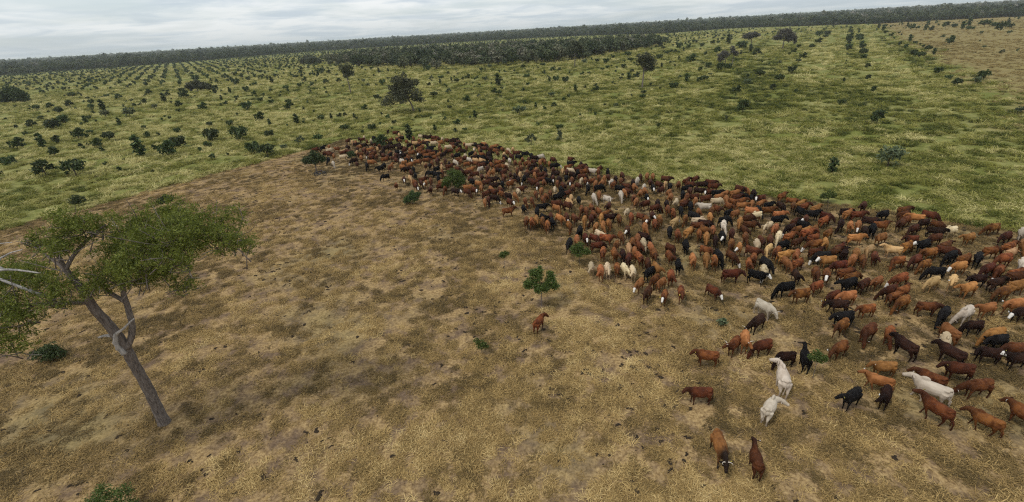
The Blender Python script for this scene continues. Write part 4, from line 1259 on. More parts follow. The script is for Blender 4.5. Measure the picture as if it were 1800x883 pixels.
(-7.9,347.4,1.56,'p',0,'bushy pale green shrub right of the dark wood front'),
(28.4,335.0,1.50,'d',1,'spreading bushy dark green sapling, second nearest right of the dark wood front'),
(7.5,167.3,0.78,'d',2,'small dark green sapling right of the wheel track'),
(-28.5,161.7,0.75,'d',3,'small dark green sapling in front of the big spreading tree'),
(39.4,204.9,0.87,'d',4,'lopsided mid sized dark green sapling, the nearest left of the tall drooping tree'),
(57.9,280.8,1.18,'d',5,'compact mid sized dark green sapling, the nearest left of the tall drooping tree'),
(62.2,287.1,1.21,'d',0,'rounded mid sized dark green sapling left of the tall drooping tree'),
(129.8,385.1,1.60,'d',1,'spreading bushy dark green sapling, second nearest right of the right end of the dark wood'),
(138.1,391.9,1.63,'d',2,'loose bushy dark green sapling, second nearest right of the right end of the dark wood'),
(149.5,404.8,1.68,'d',3,'upright bushy dark green sapling right of the right end of the dark wood'),
(172.6,455.7,1.89,'d',4,'lopsided large dark green sapling, second nearest left of the grey leafed tree'),
(95.8,222.7,0.95,'d',5,'mid sized dark green sapling in front of the grey leafed tree'),
(221.4,366.7,1.53,'d',0,'rounded bushy dark green sapling right of the broad trees at upper right'),
(158.4,259.9,1.10,'d',1,'mid sized dark green sapling in front of the broad trees at upper right'),
(259.9,354.8,1.48,'s',2,'bushy dark green hedge bush right of the paired tree strips'),
(125.2,175.5,0.76,'d',3,'small dark green sapling in front of the paired tree strips'),
(349.8,444.6,1.84,'d',4,'lopsided large dark green sapling right of the paired tree strips'),
(288.7,343.2,1.43,'d',5,'compact bushy dark green sapling in front of the right forest edge'),
(458.4,536.1,2.21,'d',0,'rounded large dark green sapling, the nearest in front of the right forest edge'),
(-243.0,287.2,1.11,'d',1,'spreading mid sized dark green sapling right of the lone dark bush'),
(-127.7,269.6,1.04,'d',2,'loose mid sized dark green sapling right of the left pasture rows'),
(-76.9,184.8,0.73,'d',3,'small dark green sapling behind the herd bend'),
(-111.8,287.5,1.11,'d',4,'mid sized dark green sapling left of the slender pasture tree'),
(-108.7,415.7,1.59,'d',5,'compact bushy dark green sapling right of the slender pasture tree'),
(-83.2,295.5,1.14,'p',0,'mid sized pale green shrub right of the slender pasture tree'),
(-69.9,302.0,1.17,'p',1,'mid sized pale green shrub left of the big spreading tree'),
(-33.9,313.0,1.21,'d',2,'loose mid sized dark green sapling left of the dark wood front'),
(-27.8,269.4,1.04,'d',3,'upright mid sized dark green sapling left of the dark wood front'),
(-21.8,270.2,1.05,'d',4,'lopsided mid sized dark green sapling left of the dark wood front'),
(8.7,204.6,0.80,'d',5,'mid sized dark green sapling in front of the dark wood front'),
(11.9,224.3,0.88,'d',0,'rounded mid sized dark green sapling right of the dark wood front'),
(14.9,335.1,1.29,'d',1,'spreading bushy dark green sapling, the nearest right of the dark wood front'),
(34.8,293.8,1.13,'d',2,'loose mid sized dark green sapling right of the dark wood front'),
(24.4,279.0,1.08,'d',3,'upright mid sized dark green sapling, the nearest right of the dark wood front'),
(34.3,201.7,0.75,'d',4,'small dark green sapling left of the tall drooping tree'),
(47.3,264.6,0.98,'d',5,'compact mid sized dark green sapling, second nearest left of the tall drooping tree'),
(85.2,374.3,1.36,'d',0,'rounded bushy dark green sapling, second nearest left of the tall drooping tree'),
(55.8,227.3,0.84,'d',1,'spreading mid sized dark green sapling left of the tall drooping tree'),
(138.6,402.1,1.46,'d',2,'loose bushy dark green sapling, the nearest right of the right end of the dark wood'),
(116.4,321.8,1.18,'d',3,'mid sized dark green sapling right of the right end of the dark wood'),
(148.3,357.7,1.31,'d',4,'lopsided bushy dark green sapling left of the grey leafed tree'),
(223.9,511.4,1.85,'d',5,'compact large dark green sapling, the nearest behind the grey leafed tree'),
(210.6,542.2,1.96,'d',0,'rounded large dark green sapling left of the grey leafed tree'),
(149.1,454.1,1.65,'d',1,'spreading bushy dark green sapling, the nearest right of the right end of the dark wood'),
(80.2,218.5,0.81,'d',2,'mid sized dark green sapling right of the tall drooping tree'),
(164.6,337.9,1.24,'d',3,'mid sized dark green sapling right of the grey leafed tree'),
(147.3,258.4,0.96,'p',4,'mid sized pale green shrub in front of the broad trees at upper right'),
(403.3,573.5,2.07,'s',5,'compact large dark green hedge bush behind the paired tree strips'),
(387.3,499.9,1.81,'d',0,'rounded large dark green sapling right of the paired tree strips'),
(511.6,664.5,2.39,'d',1,'spreading large dark green sapling right of the paired tree strips'),
(262.6,304.8,1.12,'d',2,'mid sized dark green sapling in front of the right forest edge'),
(523.6,642.1,2.31,'d',3,'upright large dark green sapling left of the right forest edge'),
(588.5,687.7,2.47,'d',4,'lopsided large dark green sapling, the nearest left of the right forest edge'),
(468.0,492.1,1.78,'d',5,'compact large dark green sapling, third nearest right of the right forest edge'),
(388.8,400.3,1.46,'p',0,'bushy pale green shrub behind the brown field corner'),
(274.6,277.9,1.02,'p',1,'mid sized pale green shrub behind the brown field corner'),
(263.6,248.4,0.92,'p',2,'mid sized pale green shrub right of the brown field corner'),
(-84.9,370.9,1.19,'d',3,'mid sized dark green sapling behind the big spreading tree'),
]
FAR_SAPLINGS = [
(-120.1,429.1,1.37),(-96.1,264.9,0.86),(-119.7,316,1.01),(-99.2,252.5,0.82),(-120.4,361.3,1.16),(-28.7,244.4,0.79),(4.5,198.4,0.65),(8.1,304.5,0.98),(23.8,317.9,1.02),(-13.8,276.9,0.89),
(-1.2,305.2,0.98),(2.6,296.9,0.96),(-26.2,151.6,0.51),(69.5,390.4,1.22),(66.8,283.9,0.9),(82.1,328,1.03),(140,388.2,1.21),(187.5,554.9,1.72),(60.6,185,0.6),(77.2,157.7,0.51),(183.1,311.4,0.98),
(513.9,771.8,2.37),(461.7,657.7,2.03),(388.9,540.4,1.67),(316.9,398.7,1.24),(276.6,324,1.02),(472.4,562.9,1.74),(426.2,499.9,1.55),(588.2,674.9,2.08),(-110.9,242.4,0.76),(85.4,413.3,1.07),
(99.6,280.4,0.74),(104.7,304.3,0.8),(134.4,408.6,1.06),(138.6,456.3,1.18),(68.1,182.3,0.49),(440.7,680.3,1.75),(203.1,287.4,0.76),(455.1,635.1,1.63),(175.2,247.5,0.65),(166,234,0.62),
(168.3,232,0.62),(364.8,450.8,1.17),(390.2,486,1.26),(534.6,608.6,1.57),(18.2,326,0.84),(294.1,472,0.98),(319,327.4,0.69),]
WOOD = [(-197,572), (-160,499), (-91,438), (-13,380), (21,372), (62,386), (104,451), (171,564), (185,622), (87,635), (-23,690), (-149,731), (-196,721), (-217,658)]
FOREST_FRONT = [(-901,794), (-847,849), (-644,984), (-431,1373), (-44,1390), (182,1322), (330,1024), (523,1131), (579,980), (635,846), (814,778), (905,780)]

# ================================================================== THE GROUND
STRAW_A, STRAW_L, STRAW_R = (-42.5, 124.0), (-79.8, 68.1), (59.2, 47.2)     # corner of the bare paddock, one point on each edge
BROWN_A, BROWN_B = (124.2, 110.1), (571.6, 755.0)                            # edge of the brown field at the right
def side(x, y, A, B):      # distance left of the line A->B
    dx, dy = B[0]-A[0], B[1]-A[1]; L = math.hypot(dx, dy)
    return (dx*(y-A[1])-dy*(x-A[0]))/L
def straw_np(x, y):        # > 0 on the bare paddock, in metres from its edge
    d = np.minimum(-side(x, y, STRAW_L, STRAW_A), -side(x, y, STRAW_A, STRAW_R))
    return d+2.2*(fbm(x, y, 7., 3)-.5)
def brown_np(x, y):
    return -side(x, y, BROWN_A, BROWN_B)+18*(fbm(x, y, 26., 5)-.5)+4*rg.standard_normal(np.shape(x))
def ground_mat():
    m, t, b = new_mat('pasture_ground', .95, .05)
    v = objcoord(t); sp = t.nodes.new('ShaderNodeSeparateXYZ'); t.links.new(v, sp.inputs[0])
    X, Y = sp.outputs[0], sp.outputs[1]
    def sd(A, B):          # signed distance to the right of A->B
        dx, dy = B[0]-A[0], B[1]-A[1]; L = math.hypot(dx, dy); dx /= L; dy /= L
        return math_(t, 'ADD', math_(t, 'MULTIPLY', X, dy), math_(t, 'MULTIPLY_ADD', Y, -dx, dx*A[1]-dy*A[0]))
    def soft(d, n, amp, w):
        return math_(t, 'MULTIPLY_ADD', math_(t, 'ADD', d, math_(t, 'MULTIPLY_ADD', n, amp, -amp/2)), 1/w, .5, clamp=True)
    n7 = noise(t, v, .15, 5, .6); n30 = noise(t, v, .035, 4, .55)
    straw = soft(math_(t, 'MINIMUM', sd(STRAW_L, STRAW_A), sd(STRAW_A, STRAW_R)), n7, 5, 2.0)
    brown = soft(sd(BROWN_A, BROWN_B), n30, 60, 14)
    fine = noise(t, v, 4.2, 7, .74); mid = noise(t, v, .55, 6, .62); big = noise(t, v, .07, 4, .5)
    # bare paddock: pale litter over brown soil, with trodden darker patches
    s = ramp(t, fine, [(.32, (.085, .053, .024)), (.43, (.21, .136, .062)), (.56, (.35, .24, .112)), (.72, (.47, .345, .165))])
    soil = ramp(t, fine, [(.3, (.06, .04, .025)), (.7, (.21, .142, .09))])
    s = mixc(t, ramp(t, mid, [(.38, (1,)*3), (.58, (0,)*3)]), s, soil)
    s = mixc(t, ramp(t, big, [(.52, (0,)*3), (.70, (.5,)*3)]), s, (.19, .165, .07))
    # pasture
    g = ramp(t, fine, [(.3, (.06, .07, .014)), (.5, (.145, .156, .036)), (.7, (.26, .255, .08))])
    gd = ramp(t, mid, [(.42, (.4,)*3), (.6, (0,)*3)])
    g = mixc(t, gd, g, (.07, .09, .02))
    g = mixc(t, ramp(t, n30, [(.42, (0,)*3), (.62, (.7,)*3)]), g, ramp(t, mid, [(.35, (.17, .165, .05)), (.65, (.36, .32, .14))]))
    br = ramp(t, mid, [(.3, (.13, .10, .038)), (.6, (.24, .19, .078)), (.75, (.31, .25, .11))])
    br = mixc(t, ramp(t, n30, [(.5, (0,)*3), (.66, (.5,)*3)]), br, (.22, .19, .07))
    g = mixc(t, brown, g, br)
    t.links.new(mixc(t, straw, g, s), b.inputs['Base Color'])
    bp = t.nodes.new('ShaderNodeBump'); bp.inputs['Strength'].default_value = .7; bp.inputs['Distance'].default_value = .10
    t.links.new(math_(t, 'ADD', math_(t, 'MULTIPLY', mid, .8), math_(t, 'MULTIPLY', fine, .25)), bp.inputs['Height'])
    t.links.new(bp.outputs[0], b.inputs['Normal'])
    return m
def grid_axis(lo, hi, step, far):
    a = list(np.arange(lo, hi+.01, step)); s = step
    while a[-1] < far: s *= 1.35; a.append(a[-1]+s)
    s = step
    while a[0] > -far: s *= 1.35; a.insert(0, a[0]-s)
    return np.array(a)
gx, gy = grid_axis(-90, 100, 1.0, 14000), grid_axis(0, 170, 1.0, 14000)
GX, GY = np.meshgrid(gx, gy); nx, ny = len(gx), len(gy)
amp = np.clip(1-np.hypot(GX, GY)/900, 0, 1)
GZ = amp*(.10*(fbm(GX, GY, 3.5, 9)-.5)+.10*(fbm(GX, GY, 14, 10, 2)-.5))-.02
i = (np.arange(ny-1)[:, None]*nx+np.arange(nx-1)[None, :]).ravel()
ground = link('ground', np_mesh('ground', np.stack([GX, GY, GZ], -1).reshape(-1, 3), np.stack([i, i+1, i+nx+1, i+nx], -1), [ground_mat()], smooth=True))
tag(ground, kind='structure')

# ------------------------------------------------------------------ grass: tufts scattered by geometry nodes
def blades(n, rad, l0, l1, w, tilt0, tilt1, bend, rg, z0=0.):
    """n curved grass blades, two quads each"""
    r = rad*np.sqrt(rg.random(n)); a = rg.random(n)*2*np.pi
    base = np.stack([r*np.cos(a), r*np.sin(a), np.full(n, z0)], -1)
    az = rg.random(n)*2*np.pi; el = np.radians(rg.uniform(tilt0, tilt1, n)); L = rg.uniform(l0, l1, n)
    d = np.stack([np.cos(az)*np.cos(el), np.sin(az)*np.cos(el), np.sin(el)], -1)
    d2 = unit(d+np.array([0, 0, -1.])*bend*rg.uniform(.5, 1.2, (n, 1)))
    sd = unit(np.cross(d, np.array([0, 0, 1.]))+.3*rg.standard_normal((n, 3)))*w*rg.uniform(.6, 1.4, (n, 1))
    p1 = base+d*(L*.55)[:, None]; p2 = p1+d2*(L*.45)[:, None]; p2[:, 2] = np.maximum(p2[:, 2], z0+.01)
    V = np.stack([base-sd, base+sd, p1-sd*.8, p1+sd*.8, p2-sd*.15, p2+sd*.15], 1).reshape(-1, 3)
    k = np.arange(n)[:, None]*6
    Q = np.concatenate([k+np.array([0, 1, 3, 2]), k+np.array([2, 3, 5, 4])])
    return V, Q
def scatter_group(name):
    """prototypes (proto >= 0) of the mesh become instances on its loose points (proto = -1)"""
    g = bpy.data.node_groups.new(name, 'GeometryNodeTree')
    g.interface.new_socket('Geometry', in_out='INPUT', socket_type='NodeSocketGeometry')
    g.interface.new_socket('Geometry', in_out='OUTPUT', socket_type='NodeSocketGeometry')
    gi, go = g.nodes.new('NodeGroupInput'), g.nodes.new('NodeGroupOutput')
    def attr(n, ty):
        a = g.nodes.new('GeometryNodeInputNamedAttribute'); a.data_type = ty; a.inputs['Name'].default_value = n
        return a.outputs[0]
    proto = attr('proto', 'INT')
    cmp = g.nodes.new('FunctionNodeCompare'); cmp.data_type = 'INT'; cmp.operation = 'GREATER_EQUAL'
    g.links.new(proto, cmp.inputs[2]); cmp.inputs[3].default_value = 0
    se = g.nodes.new('GeometryNodeSeparateGeometry'); se.domain = 'POINT'
    g.links.new(gi.outputs[0], se.inputs[0]); g.links.new(cmp.outputs[0], se.inputs[1])
    sp = g.nodes.new('GeometryNodeSplitToInstances'); sp.domain = 'POINT'
    g.links.new(se.outputs[0], sp.inputs[0]); g.links.new(proto, sp.inputs['Group ID'])
    ip = g.nodes.new('GeometryNodeInstanceOnPoints')
    g.links.new(se.outputs[1], ip.inputs['Points']); g.links.new(sp.outputs[0], ip.inputs['Instance'])
    ip.inputs['Pick Instance'].default_value = True
    g.links.new(attr('pick', 'INT'), ip.inputs['Instance Index'])
    g.links.new(attr('rot', 'FLOAT_VECTOR'), ip.inputs['Rotation']); g.links.new(attr('scl', 'FLOAT_VECTOR'), ip.inputs['Scale'])
    g.links.new(ip.outputs[0], go.inputs[0])
    return g
SCATTER = scatter_group('scatter')
def scatter(name, protos, P, rot, scl, pick, tint, mats, pmidx=None, pshade=None):
    """one stuff object: prototypes [(V,Q)] repeated on the points P"""
    Vs, Fs, I = join(protos); k = len(Vs); n = len(P)
    pr = np.concatenate([np.full(len(v), q) for q, (v, _) in enumerate(protos)]+[np.full(n, -1)])
    z3 = np.zeros((k, 3)); scl = np.asarray(scl); scl = np.repeat(scl[:, None], 3, 1) if scl.ndim == 1 else scl
    rot = np.asarray(rot); rot = np.stack([np.zeros(n), np.zeros(n), rot], -1) if rot.ndim == 1 else rot
    at = {'proto': ('POINT', 'INT', pr), 'pick': ('POINT', 'INT', np.concatenate([np.zeros(k), pick])),
          'rot': ('POINT', 'FLOAT_VECTOR', np.vstack([z3, rot])), 'scl': ('POINT', 'FLOAT_VECTOR', np.vstack([z3+1, scl])),
          'tint': ('POINT', 'FLOAT', np.concatenate([np.zeros(k), tint]))}
    if pshade is not None: at['shade'] = ('FACE', 'FLOAT', pshade)
    me = np_mesh(name, np.vstack([Vs, P]), Fs, mats, None if pmidx is None else pmidx, False, at)
    o = link(name, me); md = o.modifiers.new('scatter', 'NODES'); md.node_group = SCATTER
    return tag(o, kind='stuff')
def grass_mat(name, stops, trans=.14):
    m, t, b = new_mat(name, .7, .15)
    a = t.nodes.new('ShaderNodeAttribute'); a.attribute_type = 'INSTANCER'; a.attribute_name = 'tint'
    c = ramp(t, a.outputs['Fac'], stops)
    n = noise(t, objcoord(t), 5., 2)
    c = mixc(t, .55, c, mixc(t, n, (.45, .45, .45), (1.35, 1.35, 1.35)), 'MULTIPLY')
    t.links.new(c, b.inputs['Base Color'])
    tr = t.nodes.new('ShaderNodeBsdfTranslucent'); t.links.new(c, tr.inputs[0])
    mx = t.nodes.new('ShaderNodeMixShader'); mx.inputs[0].default_value = trans
    t.links.new(b.outputs[0], mx.inputs[1]); t.links.new(tr.outputs[0], mx.inputs[2])
    t.links.new(mx.outputs[0], t.nodes['Material Output'].inputs['Surface'])
    return m
def in_view(x, y, pad=1.0):      # rough wedge of ground that the picture can see, with a margin for a step aside
    return (np.abs(x) < (1.35*y+30)*pad) & (y > 1)
rg = np.random.default_rng(5)
def rand_pts(n, x0, x1, y0, y1): return rg.uniform(x0, x1, n), rg.uniform(y0, y1, n)
# dry straw of the paddock
x, y = rand_pts(330000, -95, 95, 1, 126)
keep = in_view(x, y) & (straw_np(x, y) > -.8) & (rg.random(len(x)) < np.clip(75/np.hypot(x, y), .0, 1)) 
cover = .55*fbm(x, y, 2.4, 21)+.75*fbm(x, y, .8, 22, 2)-.15*fbm(x, y, 18, 23, 2)-.05*np.clip((-4-x)/10, 0, 1)
keep &= rg.random(len(x)) < np.clip((cover-.47)*5.5, .04, 1)
x, y = x[keep], y[keep]; n = len(x)
under = np.clip((24+(x+45)*.25+side(x, y, STRAW_A, STRAW_R)+5*(fbm(x, y, 9, 33)-.5))/9, 0, 1)     # strip where the herd stands: trodden tone, also darkened as painted contact shade
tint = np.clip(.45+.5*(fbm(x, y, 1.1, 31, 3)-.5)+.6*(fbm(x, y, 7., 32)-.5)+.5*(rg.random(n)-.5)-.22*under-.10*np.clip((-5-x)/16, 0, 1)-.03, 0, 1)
protos = [blades(38, .36, .13, .42, .016, 3, 40, .55, np.random.default_rng(40+k)) for k in range(5)]
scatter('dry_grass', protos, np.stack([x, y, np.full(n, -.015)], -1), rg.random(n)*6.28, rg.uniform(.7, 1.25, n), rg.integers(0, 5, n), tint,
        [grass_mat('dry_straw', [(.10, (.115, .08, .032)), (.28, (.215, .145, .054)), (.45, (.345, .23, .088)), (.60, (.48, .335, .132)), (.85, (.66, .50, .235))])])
# green pasture: tussocks, finer and denser near the paddock
def ring(n, r0, r1):
    r = np.sqrt(rg.uniform(r0*r0, r1*r1, n)); a = rg.uniform(-1.1, 1.1, n)
    return r*np.sin(a), r*np.cos(a)
px_, py_, ps_ = [], [], []
for n_, r0, r1, sc in ((30000, 28, 110, 1.15), (30000, 110, 230, 1.6), (26000, 230, 480, 2.4), (14000, 480, 1000, 3.6)):
    a, b_ = ring(n_, r0, r1); px_.append(a); py_.append(b_); ps_.append(sc*rg.uniform(.55, 1.35, n_))
x, y, sc = np.concatenate(px_), np.concatenate(py_), np.concatenate(ps_)
keep = (straw_np(x, y) < .3) & (rg.random(len(x)) < np.clip((fbm(x, y, 4.5, 51)-.34)*6, .15, 1))
x, y, sc = x[keep], y[keep], sc[keep]; n = len(x)
br = brown_np(x, y) > 0
lush = fbm(x, y, 46, 61, 3)
tint = .48+.52*(fbm(x, y, 3.4, 62, 3)-.5)+.24*(fbm(x, y, 11, 63, 3)-.5)+.36*np.clip((x-20)/60, 0, 1)*(fbm(x*.832-y*.555, (x*.555+y*.832)*.03, 13, 64, 2)-.5)+.52*(rg.random(n)-.5)-.09*np.clip((lush-.5)*5, -.3, 1)+.05*np.clip((-x-20)/60, 0, 1)
# damp green strips: the wheel track and the two hollows right of centre
for A, B, wd in (((-28, 150), (75, 215), 5), ((70, 120), (150, 300), 12), ((95, 95), (110, 165), 12)):
    t_ = np.clip(((x-A[0])*(B[0]-A[0])+(y-A[1])*(B[1]-A[1]))/((B[0]-A[0])**2+(B[1]-A[1])**2), 0, 1)
    d_ = np.hypot(x-A[0]-t_*(B[0]-A[0]), y-A[1]-t_*(B[1]-A[1])); tint -= .16*np.exp(-(d_/wd)**2)
tint = np.where(br, .80+.2*np.clip(tint, 0, 1), np.clip(tint, 0, .74))
sc = np.where(br, sc*.6, sc)
protos = [blades(70, .42, .35, 1.0, .022, 18, 75, .9, np.random.default_rng(70+k)) for k in range(6)]
scatter('pasture_grass', protos, np.stack([x, y, np.full(n, -.02)], -1), rg.random(n)*6.28, np.stack([sc*1.15, sc*1.15, sc*.72], -1), rg.integers(0, 6, n), tint,
        [grass_mat('green_tussock', [(.04, (.038, .052, .007)), (.22, (.10, .116, .018)), (.40, (.215, .214, .042)), (.56, (.36, .332, .10)), (.74, (.60, .535, .235)), (.80, (.20, .15, .055)), (.9, (.33, .25, .10)), (1, (.45, .355, .17))], .2)])
# dung pats trodden all over the paddock
def pat(seed):
    r = np.random.default_rng(seed); n = 10; th = np.linspace(0, 2*np.pi, n, endpoint=False)
    rr = .16*(1+.35*r.standard_normal(n)); V = [np.stack([rr*np.cos(th), rr*np.sin(th)*.7, np.zeros(n)], -1), np.stack([rr*.7*np.cos(th), rr*.5*np.sin(th), np.full(n, .03)+.012*r.random(n)], -1), np.stack([rr*.05*np.cos(th), rr*.05*np.sin(th), np.full(n, .042)], -1)]
    j = np.arange(n); k = (j+1) % n
    return np.vstack(V), np.concatenate([np.stack([o+j, o+k, o+n+k, o+n+j], -1) for o in (0, n)])
x, y = rand_pts(11000, -65, 65, 4, 100)
keep = in_view(x, y) & (straw_np(x, y) > 1) & (rg.random(len(x)) < np.clip((fbm(x, y, 10, 81)-.34)*4, .08, 1)); x, y = x[keep], y[keep]; n = len(x)
scatter('cattle_dung', [pat(k) for k in range(4)], np.stack([x, y, np.full(n, .005)], -1), rg.random(n)*6.28, rg.uniform(.35, 1.25, n)**1.3*1.15, rg.integers(0, 4, n), rg.random(n), [plain('dung', (.034, .025, .017), .95, .05)])

# ================================================================== TREES
def leaf_quads(C, size, rg, up=.6, aspect=.5):
    """leaf-clump rhombs at centres C"""
    n = len(C); nrm = unit(rg.standard_normal((n, 3))+np.array([0, 0, up])); a = unit(np.cross(nrm, unit(rg.standard_normal((n, 3))))); b = np.cross(nrm, a)
    s = (size*rg.uniform(.6, 1.35, n))[:, None]
    V = np.stack([C-a*s, C-b*s*aspect, C+a*s, C+b*s*aspect], 1).reshape(-1, 3)
    return V, np.arange(n*4).reshape(-1, 4)
def clump_points(centres, radii, n, rg, hollow=.35, flat=1., per=14, spread=.16):
    """points inside ellipsoid clumps, denser to the shell, with smaller sprays breaking the outline"""
    centres = np.asarray(centres, float); radii = np.asarray(radii, float)
    if radii.ndim == 1: radii = np.stack([radii, radii, radii*flat], -1)
    w = np.prod(radii, 1)**(2/3); idx = rg.choice(len(centres), n, p=w/w.sum())
    d = unit(rg.standard_normal((n, 3))); r = rg.random(n)**hollow
    P = centres[idx]+d*r[:, None]*radii[idx]
    # gather points into sprays
    m = max(8, n//per); q = rg.integers(0, n, m); sp = P[q]; pick = rg.integers(0, m, n)
    f = rg.random(n)[:, None] < (.75 if per < 20 else .93)
    rs = radii[idx].mean(1)*spread
    return np.where(f, sp[pick]+rg.standard_normal((n, 3))*rs[:, None]*np.array([1, 1, .6]), P)
def crown_mesh(name, P, size, mat, rg, up=.6, aspect=.5):
    V, Q = leaf_quads(P, size, rg, up, aspect)
    return np_mesh(name, V, Q, [mat], None, False, {'shade': ('FACE', 'FLOAT', np.clip(rg.normal(.5, .24, len(Q)), 0, 1))})
def branch_set(base, tips, r0, rg, sag=.1, seed=0, sides=6):
    """limbs from a base point towards crown clumps"""
    out = []
    for k, tp in enumerate(tips):
        b = np.array(base, float); e = np.array(tp, float); mid = (b+e)/2+rg.standard_normal(3)*np.linalg.norm(e-b)*.1
        out.append(tube(refine([b, mid, e], 7), np.linspace(r0, r0*.2, 7), sides))
    return out
def tube_mesh(name, parts, mat, mesh_smooth=True):
    V, Fc, I = join(parts); return np_mesh(name, V, Fc, [mat], None, mesh_smooth)

# ---- the big leaning tree in the left foreground: positions in metres
def big_tree():
    r = np.random.default_rng(3); B = Vector((-25.6, 24.8, 0))
    root = empty('umbrella_tree', B)
    tag(root, 'big flat crowned tree with leaning grey trunk on the straw at left', 'tree')
    L = lambda P: np.asarray(P, float)-np.array(B)
    trunk = refine(L([(-25.55, 24.85, -.3), (-25.4, 24.75, 1.6), (-25.1, 24.5, 3.9), (-24.85, 24.2, 5.9), (-24.7, 24.0, 7.5), (-24.75, 23.8, 9.2), (-24.9, 23.6, 10.5), (-24.9, 23.5, 11.9), (-25.1, 23.4, 13.2), (-25.0, 23.3, 14.2)]), 40)
    tr = [tube(trunk, np.interp(np.linspace(0, 1, 40), [0, .04, .12, .5, .75, 1], [.50, .37, .32, .28, .22, .09]), 14, True, .05, 4)]
    right = refine(L([(-24.6, 24.0, 7.2), (-23.9, 24.2, 8.4), (-23.7, 24.4, 9.9), (-23.6, 24.5, 11.0), (-23.1, 24.7, 12.2), (-22.2, 25.0, 13.1)]), 22)
    tr.append(tube(right, np.linspace(.20, .10, 22), 10, True, .05, 5))
    W_ = []
    def limb(pts, r0, r1, lst=None, n=14, s=8): (W_ if lst is None else lst).append(tube(refine(L(pts), n), np.linspace(r0, r1, n)*(.85 if lst is not None else 1), s, True, .06, len(W_)))
    # limbs of the right half
    limb([(-23.6, 24.4, 10.3), (-24.3, 24.3, 11.2), (-24.2, 24.2, 11.9), (-23.5, 24.0, 12.6)], .14, .05)
    limb([(-23.1, 24.7, 12.2), (-21.8, 24.3, 12.7), (-20.6, 24.0, 13.0), (-19.2, 23.6, 13.0)], .13, .04)
    limb([(-22.2, 25.0, 13.1), (-20.4, 25.0, 13.7), (-18.4, 24.8, 14.1), (-16.3, 24.4, 14.0)], .13, .03)
    limb([(-22.2, 25.0, 13.1), (-21.0, 25.8, 14.3), (-19.6, 26.4, 15.0)], .11, .03)
    limb([(-23.6, 24.5, 11.0), (-24.0, 25.6, 12.8), (-23.5, 26.8, 14.2)], .12, .03)
    # limbs of the top and left
    limb([(-25.1, 23.4, 13.2), (-24.4, 23.6, 14.0), (-23.3, 23.9, 14.9), (-22.3, 24.0, 15.5)], .13, .04)
    limb([(-25.1, 23.4, 13.2), (-26.1, 23.6, 14.3), (-26.9, 23.8, 14.9)], .10, .03)
    limb([(-24.9, 23.6, 10.9), (-26.3, 23.0, 11.3), (-28.2, 22.4, 11.6), (-30.2, 21.8, 11.6)], .16, .04)
    limb([(-26.3, 23.0, 11.3), (-27.4, 24.2, 11.9), (-29.2, 25.2, 12.2)], .10, .03)
    limb([(-27.2, 22.7, 11.4), (-27.8, 21.2, 11.0), (-28.2, 20.2, 10.6)], .08, .03)
    V, Fc, I = join(tr); link('trunk', np_mesh('trunk', V, Fc, [M['bark']], None, True), root)
    for w_ in W_: link('limb', tube_mesh('limb', [w_], M['bark']), root)
    stub = [tube(refine(L([(-24.65, 23.75, 7.0), (-24.7, 23.6, 7.7), (-24.45, 23.6, 8.5), (-23.7, 23.6, 9.0), (-22.9, 23.6, 9.6)]), 16), np.interp(np.linspace(0, 1, 16), [0, .35, 1], [.17, .13, .04]), 9, True, .16, 8)]
    tag(link('dead_branch', tube_mesh('dead_branch', stub, M['dead']), root), 'bleached broken branch at the trunk fork')
    st2 = [tube(refine(L([(-25.0, 24.1, 8.1), (-25.5, 24.0, 8.25), (-25.9, 23.9, 8.2)]), 6), np.linspace(.12, .05, 6), 7)]
    link('dead_branch', tube_mesh('dead_branch', st2, M['dead']), root)
    dead = []
    limb([(-26.3, 23.0, 11.6), (-27.5, 22.6, 12.9), (-28.6, 22.5, 13.9), (-27.6, 22.8, 14.3)], .10, .06, dead)
    limb([(-29.6, 23.0, 13.2), (-28.2, 22.9, 13.6), (-27.4, 23.0, 13.55), (-26.2, 23.1, 13.2)], .11, .04, dead)
    limb([(-28.0, 23.0, 13.6), (-28.6, 23.0, 14.2), (-28.9, 23.0, 14.8), (-29.6, 23.1, 15.2)], .10, .04, dead)
    limb([(-28.6, 23.0, 14.0), (-27.8, 23.2, 14.3), (-27.3, 23.2, 14.5), (-26.7, 23.3, 14.6)], .07, .03, dead)
    limb([(-28.9, 23.0, 14.9), (-28.0, 23.0, 15.1), (-26.9, 23.2, 15.1)], .05, .02, dead)
    limb([(-28.3, 23.0, 14.5), (-28.1, 23.0, 14.9), (-27.6, 23.0, 15.05)], .04, .02, dead)
    tag(link('dead_branch', tube_mesh('dead_branch', dead, M['dead']), root), 'bare forked white limb at the left of the crown')
    C, Rr = [], []
    def cl(x, y, z, a, bz): C.append((x, y, z)); Rr.append((a, a, bz))
    # right table of foliage
    for x, y, z, a, bz in ((-20.2, 24, 14.6, 1.7, .8), (-18.2, 24, 14.9, 1.7, .8), (-16.6, 24, 14.3, 1.6, .75), (-15.4, 24, 14.0, 1.15, .6), (-19.2, 25.8, 14.9, 1.8, .8), (-17.2, 26.0, 14.6, 1.5, .7),
        (-21.7, 24.6, 13.9, 1.4, .8), (-20.0, 22.4, 13.8, 1.5, .75), (-18.0, 22.5, 13.9, 1.4, .7), (-22.3, 23.4, 13.0, 1.2, .8), (-19.6, 23.3, 12.8, 1.1, .6), (-18.6, 23.2, 11.9, .9, .5), (-20.4, 25.3, 13.3, 1.3, .7),
        (-22.0, 24.2, 12.0, 1.1, .7), (-23.6, 25.4, 13.6, 1.4, .8), (-22.9, 26.8, 14.6, 1.5, .8), (-23.8, 23.4, 12.4, 1.2, .8), (-24.4, 24.8, 11.8, 1.0, .6), (-21.0, 27.0, 15.2, 1.4, .7)): cl(x, y, z, a, bz)
